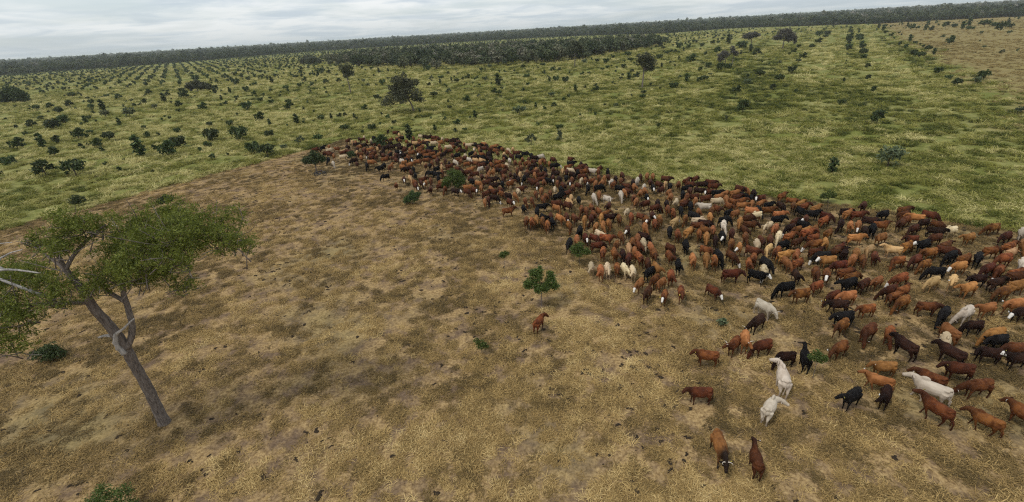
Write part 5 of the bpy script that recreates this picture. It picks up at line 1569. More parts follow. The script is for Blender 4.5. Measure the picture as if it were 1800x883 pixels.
    # top tuft
    for x, y, z, a, bz in ((-23.6, 23.6, 15.6, 1.25, .8), (-24.4, 24.2, 15.8, 1.1, .8), (-22.7, 24.4, 15.6, 1.0, .6), (-24.8, 23.2, 14.8, .9, .5), (-26.4, 23.8, 15.0, .75, .45), (-25.6, 24.0, 14.7, .6, .4), (-23.9, 22.6, 15.0, .9, .5)): cl(x, y, z, a, bz)
    # left table
    for x, y, z, a, bz in ((-26.2, 23.2, 12.5, 1.3, .75), (-27.6, 22.4, 12.3, 1.5, .8), (-29.2, 22.0, 12.2, 1.6, .8), (-30.8, 22.0, 11.8, 1.5, .8), (-26.5, 21.6, 11.6, 1.3, .7), (-28.2, 20.6, 11.2, 1.5, .75), (-29.6, 20.4, 10.6, 1.4, .75),
        (-28.4, 24.4, 12.6, 1.5, .8), (-30.2, 25.0, 12.4, 1.6, .8), (-26.6, 20.6, 10.6, 1.1, .6), (-25.2, 22.4, 12.0, 1.0, .6), (-32.3, 23, 11.6, 1.4, .8)): cl(x, y, z, a, bz)
    P = clump_points(L(C), np.array(Rr)*np.array([.98, .98, 1.15]), 66000, r, .5, 1., 46, .15)
    link('crown', crown_mesh('umbrella_crown', P, .085, M['leaf_tree'], r, .35, .32), root)
    tw = []
    for k in range(len(C)):
        for q in range(7):
            e = L(C[k])+r.standard_normal(3)*np.array(Rr[k])*.7; b_ = L(C[k])+np.array([0, 0, -Rr[k][2]*1.2])+r.standard_normal(3)*.3
            tw.append(tube(refine([b_, (b_+e)/2+r.standard_normal(3)*.15, e], 5), np.linspace(.035, .012, 5), 5))
    tag(link('twigs', tube_mesh('twigs', tw, M['bark']), root), kind='stuff')
big_tree()

def pasture_tree(name, label, x, y, h, clumps, leaf, n, size, lean=(0, 0), fork=.55, r0=.28, seed=0, cat='tree', group=None, trunks=((0, 0),)):
    """clumps: (x, y, z, radius, half height) about the trunk base"""
    r = np.random.default_rng(seed); root = empty(name, (x, y, 0))
    tag(root, label, cat, group); clumps = np.asarray(clumps, float)
    parts = []
    for tx, ty in trunks:
        top = np.array([tx+lean[0], ty+lean[1], h*fork])
        parts.append(tube(refine([(tx, ty, -.2), (tx+lean[0]*.3, ty+lean[1]*.3, h*fork*.5), top], 10), np.linspace(r0, r0*.6, 10), 8, True, .06, seed))
        near = [c for c in clumps if len(trunks) == 1 or np.argmin([abs(c[0]-q[0]) for q in trunks]) == trunks.index((tx, ty))]
        parts += branch_set(top, [c[:3]-np.array([0, 0, c[4]*.3]) for c in near], r0*.45, r)
        link('trunk', tube_mesh('pasture_trunk', parts, M['bark']), root); parts = []
    P = clump_points(clumps[:, :3], np.stack([clumps[:, 3], clumps[:, 3], clumps[:, 4]], -1), n, r, .4)
    link('crown', crown_mesh('pasture_crown', P, size, leaf, r), root)
    return root
pasture_tree('spreading_tree', 'big spreading olive tree with a leaning trunk in the green pasture behind the herd', -30.9, 164.3, 13.5,
    [(-8.5, 0, 4.0, 2.6, 1.6), (-6.5, 1, 5.6, 3.0, 1.9), (-3.8, -1, 7.0, 3.2, 2.0), (-5, 3, 6.5, 3, 2), (-2.6, 2, 9.6, 2.6, 1.8), (-4.2, 0, 10.6, 2.2, 1.7), (-1.2, 0, 8.0, 2.6, 1.8), (.6, 1, 9.8, 2.2, 1.5), (1.6, -1, 6.2, 2.2, 1.7), (.8, 0, 5.0, 1.8, 1.3), (2.6, 0, 4.0, 1.3, 1.0), (-3.2, -3, 5.2, 2.6, 1.5), (-5.8, 0, 8.2, 2.0, 1.4), (-2.2, 1, 12.0, 1.4, 1.0)],
    M['leaf_grey'], 9500, .27, (-1.5, 0), .36, .33, 21)
pasture_tree('slender_tree', 'slender thin crowned tree standing left of the spreading tree in the pasture', -73.8, 236.6, 13,
    [(-1.5, 0, 11.2, 2.0, 1.8), (.8, 0, 12.4, 1.7, 1.5), (1.4, 0, 9.4, 2.0, 1.6), (-.8, 0, 8.6, 1.7, 1.5), (2.6, 0, 12.0, 1.2, 1.2), (-2.4, 0, 12.8, 1.2, 1.0), (0, 1, 10, 2, 2)],
    M['leaf_grey'], 2600, .30, (-.5, 0), .6, .3, 22)
pasture_tree('drooping_tree', 'tall drooping tree on a straight pale trunk right of centre in the pasture', 56.2, 193.4, 12.5,
    [(-1.6, 0, 11.2, 1.9, 1.7), (.4, 0, 11.8, 1.9, 1.5), (2.2, 0, 11.0, 1.9, 1.6), (3.4, 0, 9.2, 1.8, 1.6), (1.6, 0, 8.6, 1.9, 1.7), (2.8, 0, 7.2, 1.4, 1.3), (-1.8, 0, 9.6, 1.4, 1.3), (.8, 1, 10, 2, 1.8), (3.6, 0, 7.4, 1.0, 1.0), (.9, 0, 6.6, 1.0, .9)],
    M['leaf_grey'], 4600, .26, (.3, 0), .56, .34, 23)
pasture_tree('grey_leafed_tree', 'rounded grey mauve tree with a bare top above low bushes in the pasture', 118.0, 258.0, 9,
    [(-2.2, 0, 5.6, 2.4, 2.0), (.2, 0, 6.2, 2.0, 1.8), (-.8, 1, 7.4, 1.7, 1.3), (-2.6, 0, 3.8, 1.5, 1.1), (3.4, 0, 7.4, 1.6, 1.5), (3.0, 0, 9.2, 1.2, 1.2), (5.0, 0, 6.4, 1.5, 1.3)],
    M['leaf_mauve'], 3200, .29, (.2, 0), .42, .28, 24, trunks=((0, 0), (4.0, .5)))
pasture_tree('broad_tree', 'broad dark crowned tree, the right of the two at upper right of the pasture', 209.0, 366.0, 14.5,
    [(-5, 0, 8.6, 3.4, 2.6), (0, 0, 10.0, 4.2, 3.0), (4.5, 0, 9.2, 3.6, 2.6), (2, 1, 12.2, 3.2, 2.0), (-2.5, 1, 12, 2.8, 1.8), (7.0, 0, 7.4, 2.4, 1.8), (3, -1, 6.6, 2.6, 1.6), (8.2, 0, 4.8, 1.2, 1.4)],
    M['leaf_mauve'], 5200, .44, (0, 0), .40, .45, 25)
pasture_tree('broad_tree', 'flat crowned dark tree with a leaning trunk, left of the broad tree at upper right', 194.0, 382.0, 12,
    [(-6, 0, 9.8, 2.6, 1.6), (-3, 0, 10.6, 3.0, 1.8), (0, 0, 11.0, 2.8, 1.8), (2.6, 0, 10.4, 2.4, 1.6), (-1.5, 1, 9.2, 2.6, 1.5)],
    M['leaf_mauve'], 3600, .42, (-1.4, 0), .6, .38, 26)
pasture_tree('pale_trunk_tree', 'tall dark tree with a bare trunk before the right half of the dark wood', 47.5, 317.0, 13,
    [(-1.5, 0, 11, 3.2, 2.4), (2.2, 0, 12.2, 2.8, 2.2), (-4, 0, 9.4, 2.2, 1.8), (4.4, 0, 9.6, 2.2, 1.8), (0, 0, 14, 2.2, 1.6)],
    M['leaf_grey'], 5500, .42, (0, 0), .55, .38, 27)
pasture_tree('dark_bush', 'lone dense dark bush on the left side of the pasture', -299.0, 301.0, 9,
    [(-4.6, 0, 3.4, 3.8, 3.4), (-1, 0, 4.8, 4.6, 4.2), (3.2, 0, 4.2, 4.2, 3.8), (6.2, 0, 3.2, 3.0, 3.0), (0, 1, 6.6, 3.6, 2.6), (-7, 0, 2.6, 2.6, 2.4)],
    M['leaf_sapling'], 9000, .52, (0, 0), .3, .4, 28, 'bush')
pasture_tree('grove_tree', 'dark low tree among the sapling rows, below the far left forest', -186.0, 300.0, 7,
    [(-4, 0, 3.2, 2.6, 2.2), (0, 0, 4.2, 3.0, 2.6), (3.5, 0, 3.4, 2.6, 2.2), (7, 0, 2.6, 2.2, 1.8)], M['leaf_grey'], 5000, .42, (0, 0), .35, .3, 29)
for k, (px, py, lb) in enumerate(((-228, 590, 'dark bushy tree just left of the left tip of the wood'), (-212, 566, 'dark bushy tree at the left tip of the wood'), (-244, 640, 'dark bushy tree standing behind the two at the left tip of the wood'))):
    pasture_tree('grove_tree', lb, px, py, 8, [(-5, 0, 3.6, 4, 3.2), (0, 0, 5.2, 4.6, 3.8), (5, 0, 4, 4, 3.2)], M['leaf_grey'], 3500, .75, (0, 0), .3, .4, 30+k)

# ------------------------------------------------------------------ near saplings and low plants of the paddock
def sapling_unique(name, label, x, y, h, clumps, leaf, n, size, stem=.045, lean=(0, 0), seed=0, cat='sapling', up=.7):
    return pasture_tree(name, label, x, y, h, clumps, leaf, n, size, lean, .62, stem, seed, cat)
sapling_unique('leafy_sapling', 'leafy bright green sapling on a thin stem, alone in the middle of the straw paddock', 2.5, 36.9, 4.4,
    [(-1.0, 0, 2.75, .68, .5), (-.35, .2, 3.35, .62, .5), (-.2, -.4, 2.5, .6, .45), (.85, 0, 2.7, .66, .5), (.95, .3, 3.3, .42, .45), (-.15, .3, 3.95, .42, .4), (.4, -.3, 2.45, .5, .4), (-1.2, .3, 2.4, .4, .3), (-.7, .4, 3.6, .4, .35), (1.35, -.1, 2.3, .4, .3)], M['leaf_bright'], 9500, .072, .045, (.05, 0), 41)
sapling_unique('tiny_sapling', 'tiny round topped sapling on a bare stem, left of the leafy sapling', -.9, 44.3, 2.6,
    [(0, 0, 2.3, .42, .36), (-.25, .1, 2.15, .3, .25), (.28, 0, 2.4, .3, .25)], M['leaf_bright'], 1500, .065, .025, (0, 0), 42)
sapling_unique('leafy_bush', 'round leafy bush in front of the herd on the straw', -15.2, 69.0, 2.2,
    [(-.6, 0, .9, .75, .55), (.4, 0, 1.0, .8, .6), (.1, .2, 1.6, .6, .5), (.9, .1, 1.5, .45, .4), (-1.1, 0, .6, .5, .4)], M['leaf_sapling'], 2400, .12, .05, (0, 0), 43, 'bush')
sapling_unique('leafy_bush', 'large bright leafy bush standing inside the herd, left of centre', -9.0, 73.9, 4.2,
    [(-1.0, 0, 1.9, 1.0, .8), (.3, 0, 2.5, 1.1, .9), (1.3, 0, 2.0, .8, .8), (-.2, .3, 3.3, .8, .6), (.9, 0, 3.1, .7, .6), (-1.5, 0, 1.3, .6, .5), (.6, -.2, 1.4, .8, .6)], M['leaf_bright'], 7000, .105, .07, (0, 0), 44, 'bush')
sapling_unique('feathery_sapling', 'green feathery sapling half hiding a black calf at the front of the herd', 7.4, 45.2, 2.9,
    [(-.5, 0, 2.0, .62, .42), (.3, 0, 1.75, .7, .4), (0, .2, 2.3, .5, .35), (.8, 0, 1.5, .5, .3), (-.2, -.2, 1.5, .6, .3)], M['leaf_bright'], 3600, .075, .035, (0, 0), 45)
sapling_unique('sprig', 'small bright green sprig among dry twigs below the leafy sapling', -3.0, 30.6, 1.2,
    [(0, 0, .95, .45, .32), (.25, 0, .75, .36, .25), (-.3, 0, 1.3, .28, .24)], M['leaf_bright'], 1300, .06, .02, (0, 0), 46, 'plant')
sapling_unique('green_bush', 'small bright green feathery bush on a leaning stem beside the group at right', 21.3, 25.5, 2.4,
    [(0, 0, 1.8, .42, .3), (.3, 0, 1.9, .34, .25), (-.4, 0, 1.95, .3, .25), (-.1, .1, 2.2, .3, .22), (.55, .1, 1.7, .25, .2)], M['leaf_bright'], 1900, .06, .025, (.0, 0), 47, 'bush')
sapling_unique('dark_shrub', 'low dark shrub on the straw left of the big trunk', -41.1, 33.3, 1.6,
    [(0, 0, .7, .9, .6), (.7, 0, .6, .7, .5), (-.8, .1, .6, .8, .5), (.1, .2, 1.1, .6, .4)], M['leaf_sapling'], 2400, .09, .05, (0, 0), 48, 'shrub')
sapling_unique('green_bush', 'leafy green bush cut by the bottom edge at left', -23.5, 17.3, 2.2,
    [(-.9, 0, 1.2, .75, .6), (.2, 0, 1.7, .8, .6), (1.1, 0, 1.3, .7, .5), (-.1, .4, 2.0, .55, .45), (.2, -.4, 1.0, .9, .5), (.9, .5, 1.9, .5, .4)], M['leaf_bright'], 5200, .062, .05, (0, 0), 49, 'bush')
sapling_unique('lone_sapling', 'dark round headed sapling on a thin stem near the left paddock edge', -55.4, 71.7, 3.0,
    [(-.5, 0, 2.2, .75, .55), (.5, 0, 2.3, .7, .55), (0, .2, 2.7, .55, .4), (-1.0, 0, 2.0, .45, .35), (1.0, 0, 2.5, .4, .35)], M['leaf_sapling'], 2200, .11, .04, (0, 0), 50)
sapling_unique('dark_shrub', 'small dark shrub behind the big crown, at the paddock edge', -75.5, 78.1, 2.2,
    [(-.6, 0, 1.1, .8, .6), (.5, 0, 1.2, .9, .7), (0, 0, 1.7, .6, .4)], M['leaf_sapling'], 1600, .12, .05, (0, 0), 51, 'shrub')
sapling_unique('dark_shrub', 'little dark shrub on straw right of the big crown top', -57.5, 66.2, 1.3,
    [(-.2, 0, .6, .5, .4), (.3, 0, .7, .45, .35)], M['leaf_sapling'], 700, .10, .03, (0, 0), 52, 'shrub')
sapling_unique('shade_tree', 'dense round topped small tree shading the parked motorbike', -38.2, 90.9, 4.6,
    [(-.9, 0, 3.0, 1.15, .9), (.8, 0, 3.1, 1.2, .95), (0, .4, 3.9, 1.0, .75), (1.6, 0, 2.8, .8, .7), (-1.6, 0, 2.7, .8, .7), (0, -.4, 2.8, 1.1, .8)], M['leaf_sapling'], 4200, .15, .14, (0, 0), 53, 'tree')
sapling_unique('grass_plant', 'wispy grey green plant on straw near the white faced cow', 17.7, 32.4, .8,
    [(0, 0, .45, .30, .32), (.18, 0, .5, .25, .25), (-.2, .1, .4, .25, .2)], M['leaf_pale'], 380, .10, .015, (0, 0), 54, 'plant')
def dry_stick():
    r = np.random.default_rng(9); root = empty('dry_stick', (41.2, 55.1, 0)); tag(root, 'bare dry stick standing on straw behind the herd', 'stick')
    link('stem', tube_mesh('stem', [tube(refine([(0, 0, -.1), (.06, 0, 1.0), (.02, .02, 2.1)], 8), np.linspace(.05, .02, 8), 6)], M['twig']), root)
    for a in ((.06, 0, 1.1, .4, .5), (.03, 0, 1.6, -.3, .35), (.05, 0, .8, -.3, .2)):
        link('branch', tube_mesh('branch', [tube(refine([(a[0], 0, a[2]), (a[0]+a[3]*.5, .05, a[2]+a[4]*.4), (a[0]+a[3], .08, a[2]+a[4])], 5), np.linspace(.022, .008, 5), 5)], M['twig']), root)
dry_stick()
fb = tube_mesh('fallen_branch', [tube(refine([(-.6, 0, .12), (-.1, .1, .25), (.3, 0, .12), (.6, -.2, .18)], 9), np.linspace(.07, .025, 9), 7, True, .1), tube(refine([(0, .1, .22), (-.2, .3, .5), (-.5, .35, .75)], 6), np.linspace(.04, .012, 6), 6)], M['dead'])
tag(link('fallen_branch', fb, None, (-60.5, 66.5, 0)), 'bleached fallen branch on straw right of the big crown', 'branch')

# ------------------------------------------------------------------ saplings over the pasture
def sapling_forms(leaf, nleaf, size, tag_):
    """six crown forms of unit radius on a short stem"""
    forms = []
    F_ = [[(0, 0, 1.2, .95, .75), (-.4, 0, 1.5, .6, .5), (.45, .1, 1.45, .6, .5)],
          [(-.65, 0, 1.2, .6, .4), (0, 0, 1.4, .7, .45), (.65, 0, 1.25, .6, .4), (.1, .3, 1.05, .6, .35)],
          [(-.5, 0, 1.0, .5, .4), (.2, 0, 1.65, .5, .4), (.6, .2, 1.1, .45, .35), (-.3, .2, 1.5, .4, .3)],
          [(0, 0, .9, .6, .6), (.1, 0, 1.5, .55, .5), (-.1, 0, 2.05, .4, .4)],
          [(-.3, 0, 1.0, .7, .5), (.5, 0, 1.5, .6, .5), (.7, 0, .9, .4, .35)],
          [(0, 0, .75, .95, .6), (.3, 0, 1.1, .6, .4), (-.4, 0, 1.0, .6, .4)]]
    for k, cl in enumerate(F_):
        r = np.random.default_rng(300+k); c = np.array(cl); c[:, 2] -= .18
        stem = [tube(refine([(0, 0, -.15), (.03, 0, .5), (0, 0, 1.2)], 5), np.linspace(.06, .03, 5), 5)]+branch_set((0, 0, .55), [q[:3] for q in c], .035, r, sides=4)
        P = clump_points(c[:, :3], np.stack([c[:, 3], c[:, 3], c[:, 4]], -1), nleaf, r, .4)
        V, Q = leaf_quads(P, size, r); sh = np.clip(r.normal(.5, .25, len(Q)), 0, 1)
        sv, sf, _ = join(stem)
        allv = np.vstack([sv, V]); allf = np.vstack([sf, Q+len(sv)])
        forms.append((np_mesh(tag_+'_stem', sv, sf, [M['twig']], None, True),
                      np_mesh(tag_+'_crown', V, Q, [leaf], None, False, {'shade': ('FACE', 'FLOAT', sh)}),
                      np_mesh(tag_, allv, allf, [M['twig'], leaf], np.r_[np.zeros(len(sf)), np.ones(len(Q))], False, {'shade': ('FACE', 'FLOAT', np.r_[np.zeros(len(sf)), sh])})))
    return forms
FORMS = {'d': sapling_forms(M['leaf_sapling'], 620, .16, 'sapling'), 'p': sapling_forms(M['leaf_pale'], 420, .15, 'shrub'), 'g': sapling_forms(M['leaf_bright'], 620, .15, 'sapling')}
FORMS['s'] = FORMS['d']
proto_s = {}
for k, (x, y, r_, kd, v, lb) in enumerate(SAPLINGS):
    a = random.uniform(-.5, .5); nm = 'shrub' if kd == 'p' else 'sapling'; cat = 'shrub' if kd == 'p' else 'sapling'
    gr = {'d': 'young trees dotted over the pasture', 'p': 'pale shrubs dotted over the pasture', 's': 'young trees in the paired strips', 'g': 'young trees dotted over the pasture'}[kd]
    sc = r_*(1.35 if kd == 's' else 1.05)
    if k < 170:                                   # large enough in the photo to show stem and crown
        t_ = empty(nm, (x, y, 0), a, sc); tag(t_, lb, cat, gr)
        key = (kd, v)
        if key not in proto_s: proto_s[key] = (link('stem', FORMS[kd][v][0]), link('crown', FORMS[kd][v][1])); ch = proto_s[key]
        else:
            ch = [c.copy() for c in proto_s[key]]
            for c in ch: COL.objects.link(c)
        for c in ch: c.parent = t_
    else:
        tag(link(nm, FORMS[kd][v][2], None, (x, y, 0), a, sc), lb, cat, gr)
    o_ = COL.objects[-1]

# planted rows beyond: one scattered object
d1 = np.array([math.sin(math.radians(-33)), math.cos(math.radians(-33))]); d2 = np.array([math.sin(math.radians(33.7)), math.cos(math.radians(33.7))])
ii, jj = np.meshgrid(np.arange(-260, 260), np.arange(-260, 260)); bx = ii.ravel()[:, None]*d1*9.5+jj.ravel()[:, None]*d2*11.5
r = np.random.default_rng(17); bx = bx+r.normal(0, 1.2, bx.shape)
x, y = bx[:, 0], bx[:, 1]; ang = np.degrees(np.arctan2(x, y)); dist = np.hypot(x, y)
near = np.interp(ang, [-48.6, -45.5, -38.2, -32.0, -20.4, -17.8, 17.2, 17.8, 30.7, 46.5, 49.4], [523, 494, 456, 421, 374, 530, 522, 496, 689, 733, 761])
keep = (dist > near) & (np.abs(ang) < 52) & (dist < 1500) & ~inpoly(x, y, WOOD)
fx, fy = np.array(FOREST_FRONT).T; fa = np.degrees(np.arctan2(fx, fy)); fd = np.hypot(fx, fy); o = np.argsort(fa)
keep &= dist < np.interp(ang, fa[o], fd[o])-8
keep &= r.random(len(x)) < np.interp(ang, [-50, -35, -12, 5, 20, 30, 48], [.55, .75, .55, .5, .35, .15, .12])
x, y = x[keep], y[keep]; n = len(x)
ea, ed = np.radians(r.uniform(-49, 34, 900)), np.sqrt(r.uniform(120**2, 480**2, 900)); ex, ey = ed*np.sin(ea), ed*np.cos(ea)
k_ = (straw_np(ex, ey) < -6) & ~inpoly(ex, ey, WOOD) & (r.random(900) < np.interp(np.degrees(ea), [-49, -10, 10, 25, 34], [.75, .7, .55, .25, .1])); ex, ey = ex[k_], ey[k_]
E0 = np.array(FAR_SAPLINGS); xs = np.r_[x, E0[:, 0], ex]; ys = np.r_[y, E0[:, 1], ey]; rs = np.r_[r.uniform(.7, 1.9, n), E0[:, 2], r.uniform(.3, .95, len(ex))]; n = len(xs)
def far_plant(seed, leaf_n=90, leaf_s=.34):
    q = np.random.default_rng(seed); c = [(0, 0, 1.1, .8, .7), (q.uniform(-.5, .5), .1, 1.5, .6, .5), (q.uniform(-.6, .6), 0, .9, .6, .5)]; c = np.array(c)
    P = clump_points(c[:, :3], np.stack([c[:, 3], c[:, 3], c[:, 4]], -1), leaf_n, q, .4); return leaf_quads(P, leaf_s, q)
pr = [far_plant(500+k) for k in range(5)]
scatter('distant_saplings', pr, np.stack([xs, ys, np.zeros(n)], -1), r.random(n)*6.28, rs, r.integers(0, 5, n), r.random(n), [M['leaf_sapling']], None, np.clip(np.random.default_rng(1).normal(.5, .25, 5*90), 0, 1))

# ------------------------------------------------------------------ the dark wood and the forest on the horizon
def wood_tree(seed, n=420, size=.62, h=8., w=3.4, trunk=True):
    q = np.random.default_rng(seed); c = []
    for k in range(6): c.append((q.uniform(-w*.6, w*.6), q.uniform(-w*.6, w*.6), h*q.uniform(.35, .85), w*q.uniform(.4, .62), h*q.uniform(.14, .24)))
    c = np.array(c); P = clump_points(c[:, :3], np.stack([c[:, 3], c[:, 3], c[:, 4]], -1), n, q, .35)
    V, Q = leaf_quads(P, size, q); tv, tq = tube([(0, 0, -.3), (q.uniform(-.4, .4), 0, h*.3), (q.uniform(-.8, .8), 0, h*.6)], [.25, .2, .1], 5)
    return np.vstack([V, tv]), np.vstack([Q, tq+len(V)]), np.r_[np.zeros(len(Q)), np.ones(len(tq))]
def wood_mat(name, stops):
    m, t, b = new_mat(name, .7, .2)
    a = t.nodes.new('ShaderNodeAttribute'); a.attribute_type = 'INSTANCER'; a.attribute_name = 'tint'
    s_ = t.nodes.new('ShaderNodeAttribute'); s_.attribute_name = 'shade'
    c = mixc(t, .6, ramp(t, a.outputs['Fac'], stops), mixc(t, s_.outputs['Fac'], (.45,)*3, (1.5,)*3), 'MULTIPLY')
    t.links.new(c, b.inputs['Base Color']); return m
WM = wood_mat('wood_leaf', [(0, (.022, .036, .014)), (.35, (.048, .066, .028)), (.65, (.095, .11, .052)), (.88, (.15, .145, .095)), (1, (.26, .245, .20))])
wp = [wood_tree(700+k) for k in range(6)]
def wood_scatter(name, x, y, sc, seed, shift=0., prot=wp):
    q = np.random.default_rng(seed); n = len(x)
    sh = np.concatenate([np.where(p[2] > 0, .9, np.clip(q.normal(.5, .25, len(p[1])), 0, 1)) for p in prot])
    tint = np.clip(.5+.7*(fbm(x, y, 40, seed)-.5)+.85*(q.random(n)-.5)+.5*(fbm(x, y, 150, seed+3)-.5)+shift, 0, 1); tint = np.where(q.random(n) < .015, .97, tint*.90)
    return scatter(name, [(p[0], p[1]) for p in prot], np.stack([x, y, np.zeros(n)], -1), q.random(n)*6.28, np.stack([sc, sc, sc*q.uniform(.75, 1.2, n)], -1), q.integers(0, len(prot), n), tint, [WM, M['twig']], np.concatenate([p[2] for p in prot]), sh)
q = np.random.default_rng(23)
wx, wy = q.uniform(-225, 195, 5200), q.uniform(365, 740, 5200); k_ = inpoly(wx+60*(fbm(wx, wy, 50, 95)-.5)+q.normal(0, 5, 5200), wy+85*(fbm(wx, wy, 50, 96)-.5)+q.normal(0, 7, 5200), WOOD) & (q.random(5200) < np.clip((fbm(wx, wy, 28, 97)-.22)*5, .25, 1)); wx, wy = wx[k_], wy[k_]
wood_scatter('wood', wx, wy, q.uniform(.6, 1.45, len(wx)), 5, .10)
# forest: from its front edge to the horizon
def forest(n, d0, d1, sc):
    a = q.uniform(-56, 56, n); f = np.interp(a, fa[o], fd[o]) if True else 0
    f = f+70*(fbm(a*20, 0*a, 9, 93)-.5); d = np.sqrt(q.uniform(0, 1, n)*((f+d1)**2-(f+d0)**2)+(f+d0)**2); a = np.radians(a)
    return d*np.sin(a), d*np.cos(a), sc*q.uniform(.6, 1.35, n)*(.75+.5*fbm(d*np.sin(a), d*np.cos(a), 60, 91))
fs = [forest(5000, 0, 30, 1.05), forest(16000, 20, 260, 1.15), forest(26000, 250, 1700, 1.45), forest(24000, 1600, 7000, 2.4)]
fs[3][2][:] *= .8
FX, FY, FS = (np.concatenate([f[k] for f in fs]) for k in range(3))
far_ = np.hypot(FX, FY) > 3000
FS = FS*np.where(q.random(len(FS)) < .06, 1.45, 1.0)
wood_scatter('forest', FX, FY, FS, 8, -.16)
# shrubs and trees one can tell apart along the front of the wood
wl = list(zip(*[np.interp(np.linspace(0, 1, 16), np.linspace(0, 1, 8), np.array(WOOD[:8])[:, k]) for k in (0, 1)]))
WT = [(np_mesh('edge_crown', p[0][:len(p[2][p[2] == 0])*4], p[1][p[2] == 0], [M['leaf_grey']], None, False, {'shade': ('FACE', 'FLOAT', np.clip(q.normal(.45, .25, int((p[2] == 0).sum())), 0, 1))}),
       np_mesh('edge_trunk', *[p[0][len(p[2][p[2] == 0])*4:], p[1][p[2] == 1]-len(p[2][p[2] == 0])*4], [M['dead'] if k % 3 == 0 else M['bark']], None, True)) for k, p in enumerate(wood_tree(800+k, 900, .45) for k in range(5))]
ORDW = ['first', 'second', 'third', 'fourth', 'fifth', 'sixth', 'seventh', 'eighth', 'ninth', 'tenth', 'eleventh', 'twelfth', 'thirteenth', 'fourteenth', 'fifteenth', 'sixteenth']
for k, (x, y) in enumerate(wl):
    t_ = empty('wood_edge_tree', (x+q.normal(0, 3), y-3+q.normal(0, 2), 0), q.random()*6, q.uniform(.8, 1.15))
    tag(t_, ('leftmost' if k == 0 else 'rightmost' if k == 15 else ORDW[k]+' from the left')+' of the grey green trees along the front of the dark wood', 'tree', 'trees along the front of the wood')
    c = link('crown', WT[k % 5][0], t_); tr_ = link('trunk', WT[k % 5][1], t_)

# ================================================================== CATTLE
def ell(c, r, n=12):
    th = np.linspace(0, np.pi, n//2+1)[1:-1]; ph = np.linspace(0, 2*np.pi, n, endpoint=False)
    bm = bmesh.new(); bmesh.ops.create_icosphere(bm, subdivisions=2, radius=1)
    V = np.array([v.co[:] for v in bm.verts])*np.array(r)+np.array(c); Fc = np.array([[v.index for v in f.verts] for f in bm.faces]); bm.free()
    return V, np.c_[Fc, Fc[:, 2]]
def loft(st, n=14):
    """stations (centre xyz, half height vector z, half width) joined into a closed hull along a path"""
    P = np.array([s[0] for s in st], float); T = unit(np.gradient(P, axis=0)); side_ = unit(np.cross(np.array([0, 0, 1.]), T)+1e-6*np.array([0, 1, 0])); upv = np.cross(T, side_)
    th = np.linspace(0, 2*np.pi, n, endpoint=False); rings = []
    def ring_(k, f=1., sh=0.): return P[k]+T[k]*sh+f*(np.cos(th)[:, None]*side_[k]*st[k][2]+np.sin(th)[:, None]*upv[k]*st[k][1])
    rings.append(ring_(0, .05, -.02))
    for k in range(len(st)): rings.append(ring_(k))
    rings.append(ring_(len(st)-1, .05, .02))
    V = np.vstack(rings); m = len(rings); i = np.arange(m-1)[:, None]*n; j = np.arange(n)[None, :]; k = (np.arange(n)+1)[None, :] % n
    return V, np.stack([i+j, i+k, i+n+k, i+n+j], -1).reshape(-1, 4)
POSE = {  # poll position, nose pitch down (deg), yaw of the head (deg, + left), leg stride
 'stand': ((.93, 0, 1.28), 48, 0, .04), 'stand_left': ((.87, .20, 1.27), 42, 50, .06), 'stand_right': ((.87, -.20, 1.27), 42, -50, -.05),
 'graze': ((1.02, 0, .52), 72, 0, .10), 'graze_left': ((.96, .26, .54), 68, 40, .08), 'graze_right': ((.96, -.26, .54), 68, -40, -.08),
 'walk': ((.96, .03, 1.22), 46, 8, .20), 'low': ((1.0, 0, .95), 58, 0, .07), 'low_right': ((.88, -.38, 1.05), 28, -75, .05),
 'alert': ((.86, 0, 1.46), 24, 0, .05), 'walk_alert': ((.92, .02, 1.41), 20, 10, .20), 'look_left': ((.82, .20, 1.47), 14, 75, .06), 'look_right': ((.82, -.20, 1.47), 14, -75, -.06)}
DG = bpy.context.evaluated_depsgraph_get
def remeshed(V, Fc, vox, dec=None):
    me = bpy.data.meshes.new('tmp'); me.from_pydata(V.tolist(), [], [list(dict.fromkeys(f)) for f in Fc.tolist()]); me.update()
    o = bpy.data.objects.new('tmp', me); COL.objects.link(o)
    md = o.modifiers.new('r', 'REMESH'); md.mode = 'VOXEL'; md.voxel_size = vox
    sm = o.modifiers.new('s', 'SMOOTH'); sm.factor = .5; sm.iterations = 5
    if dec: d_ = o.modifiers.new('d', 'DECIMATE'); d_.ratio = dec
    dg = DG(); dg.update(); ev = o.evaluated_get(dg); out = bpy.data.meshes.new_from_object(ev)
    bpy.data.objects.remove(o); bpy.data.meshes.remove(me)
    co = np.zeros(len(out.vertices)*3, np.float32); out.vertices.foreach_get('co', co)
    F4 = np.array([[*p.vertices][:3]+[p.vertices[3] if len(p.vertices) > 3 else p.vertices[2]] for p in out.polygons])
    bpy.data.meshes.remove(out); return co.reshape(-1, 3).astype(float), F4
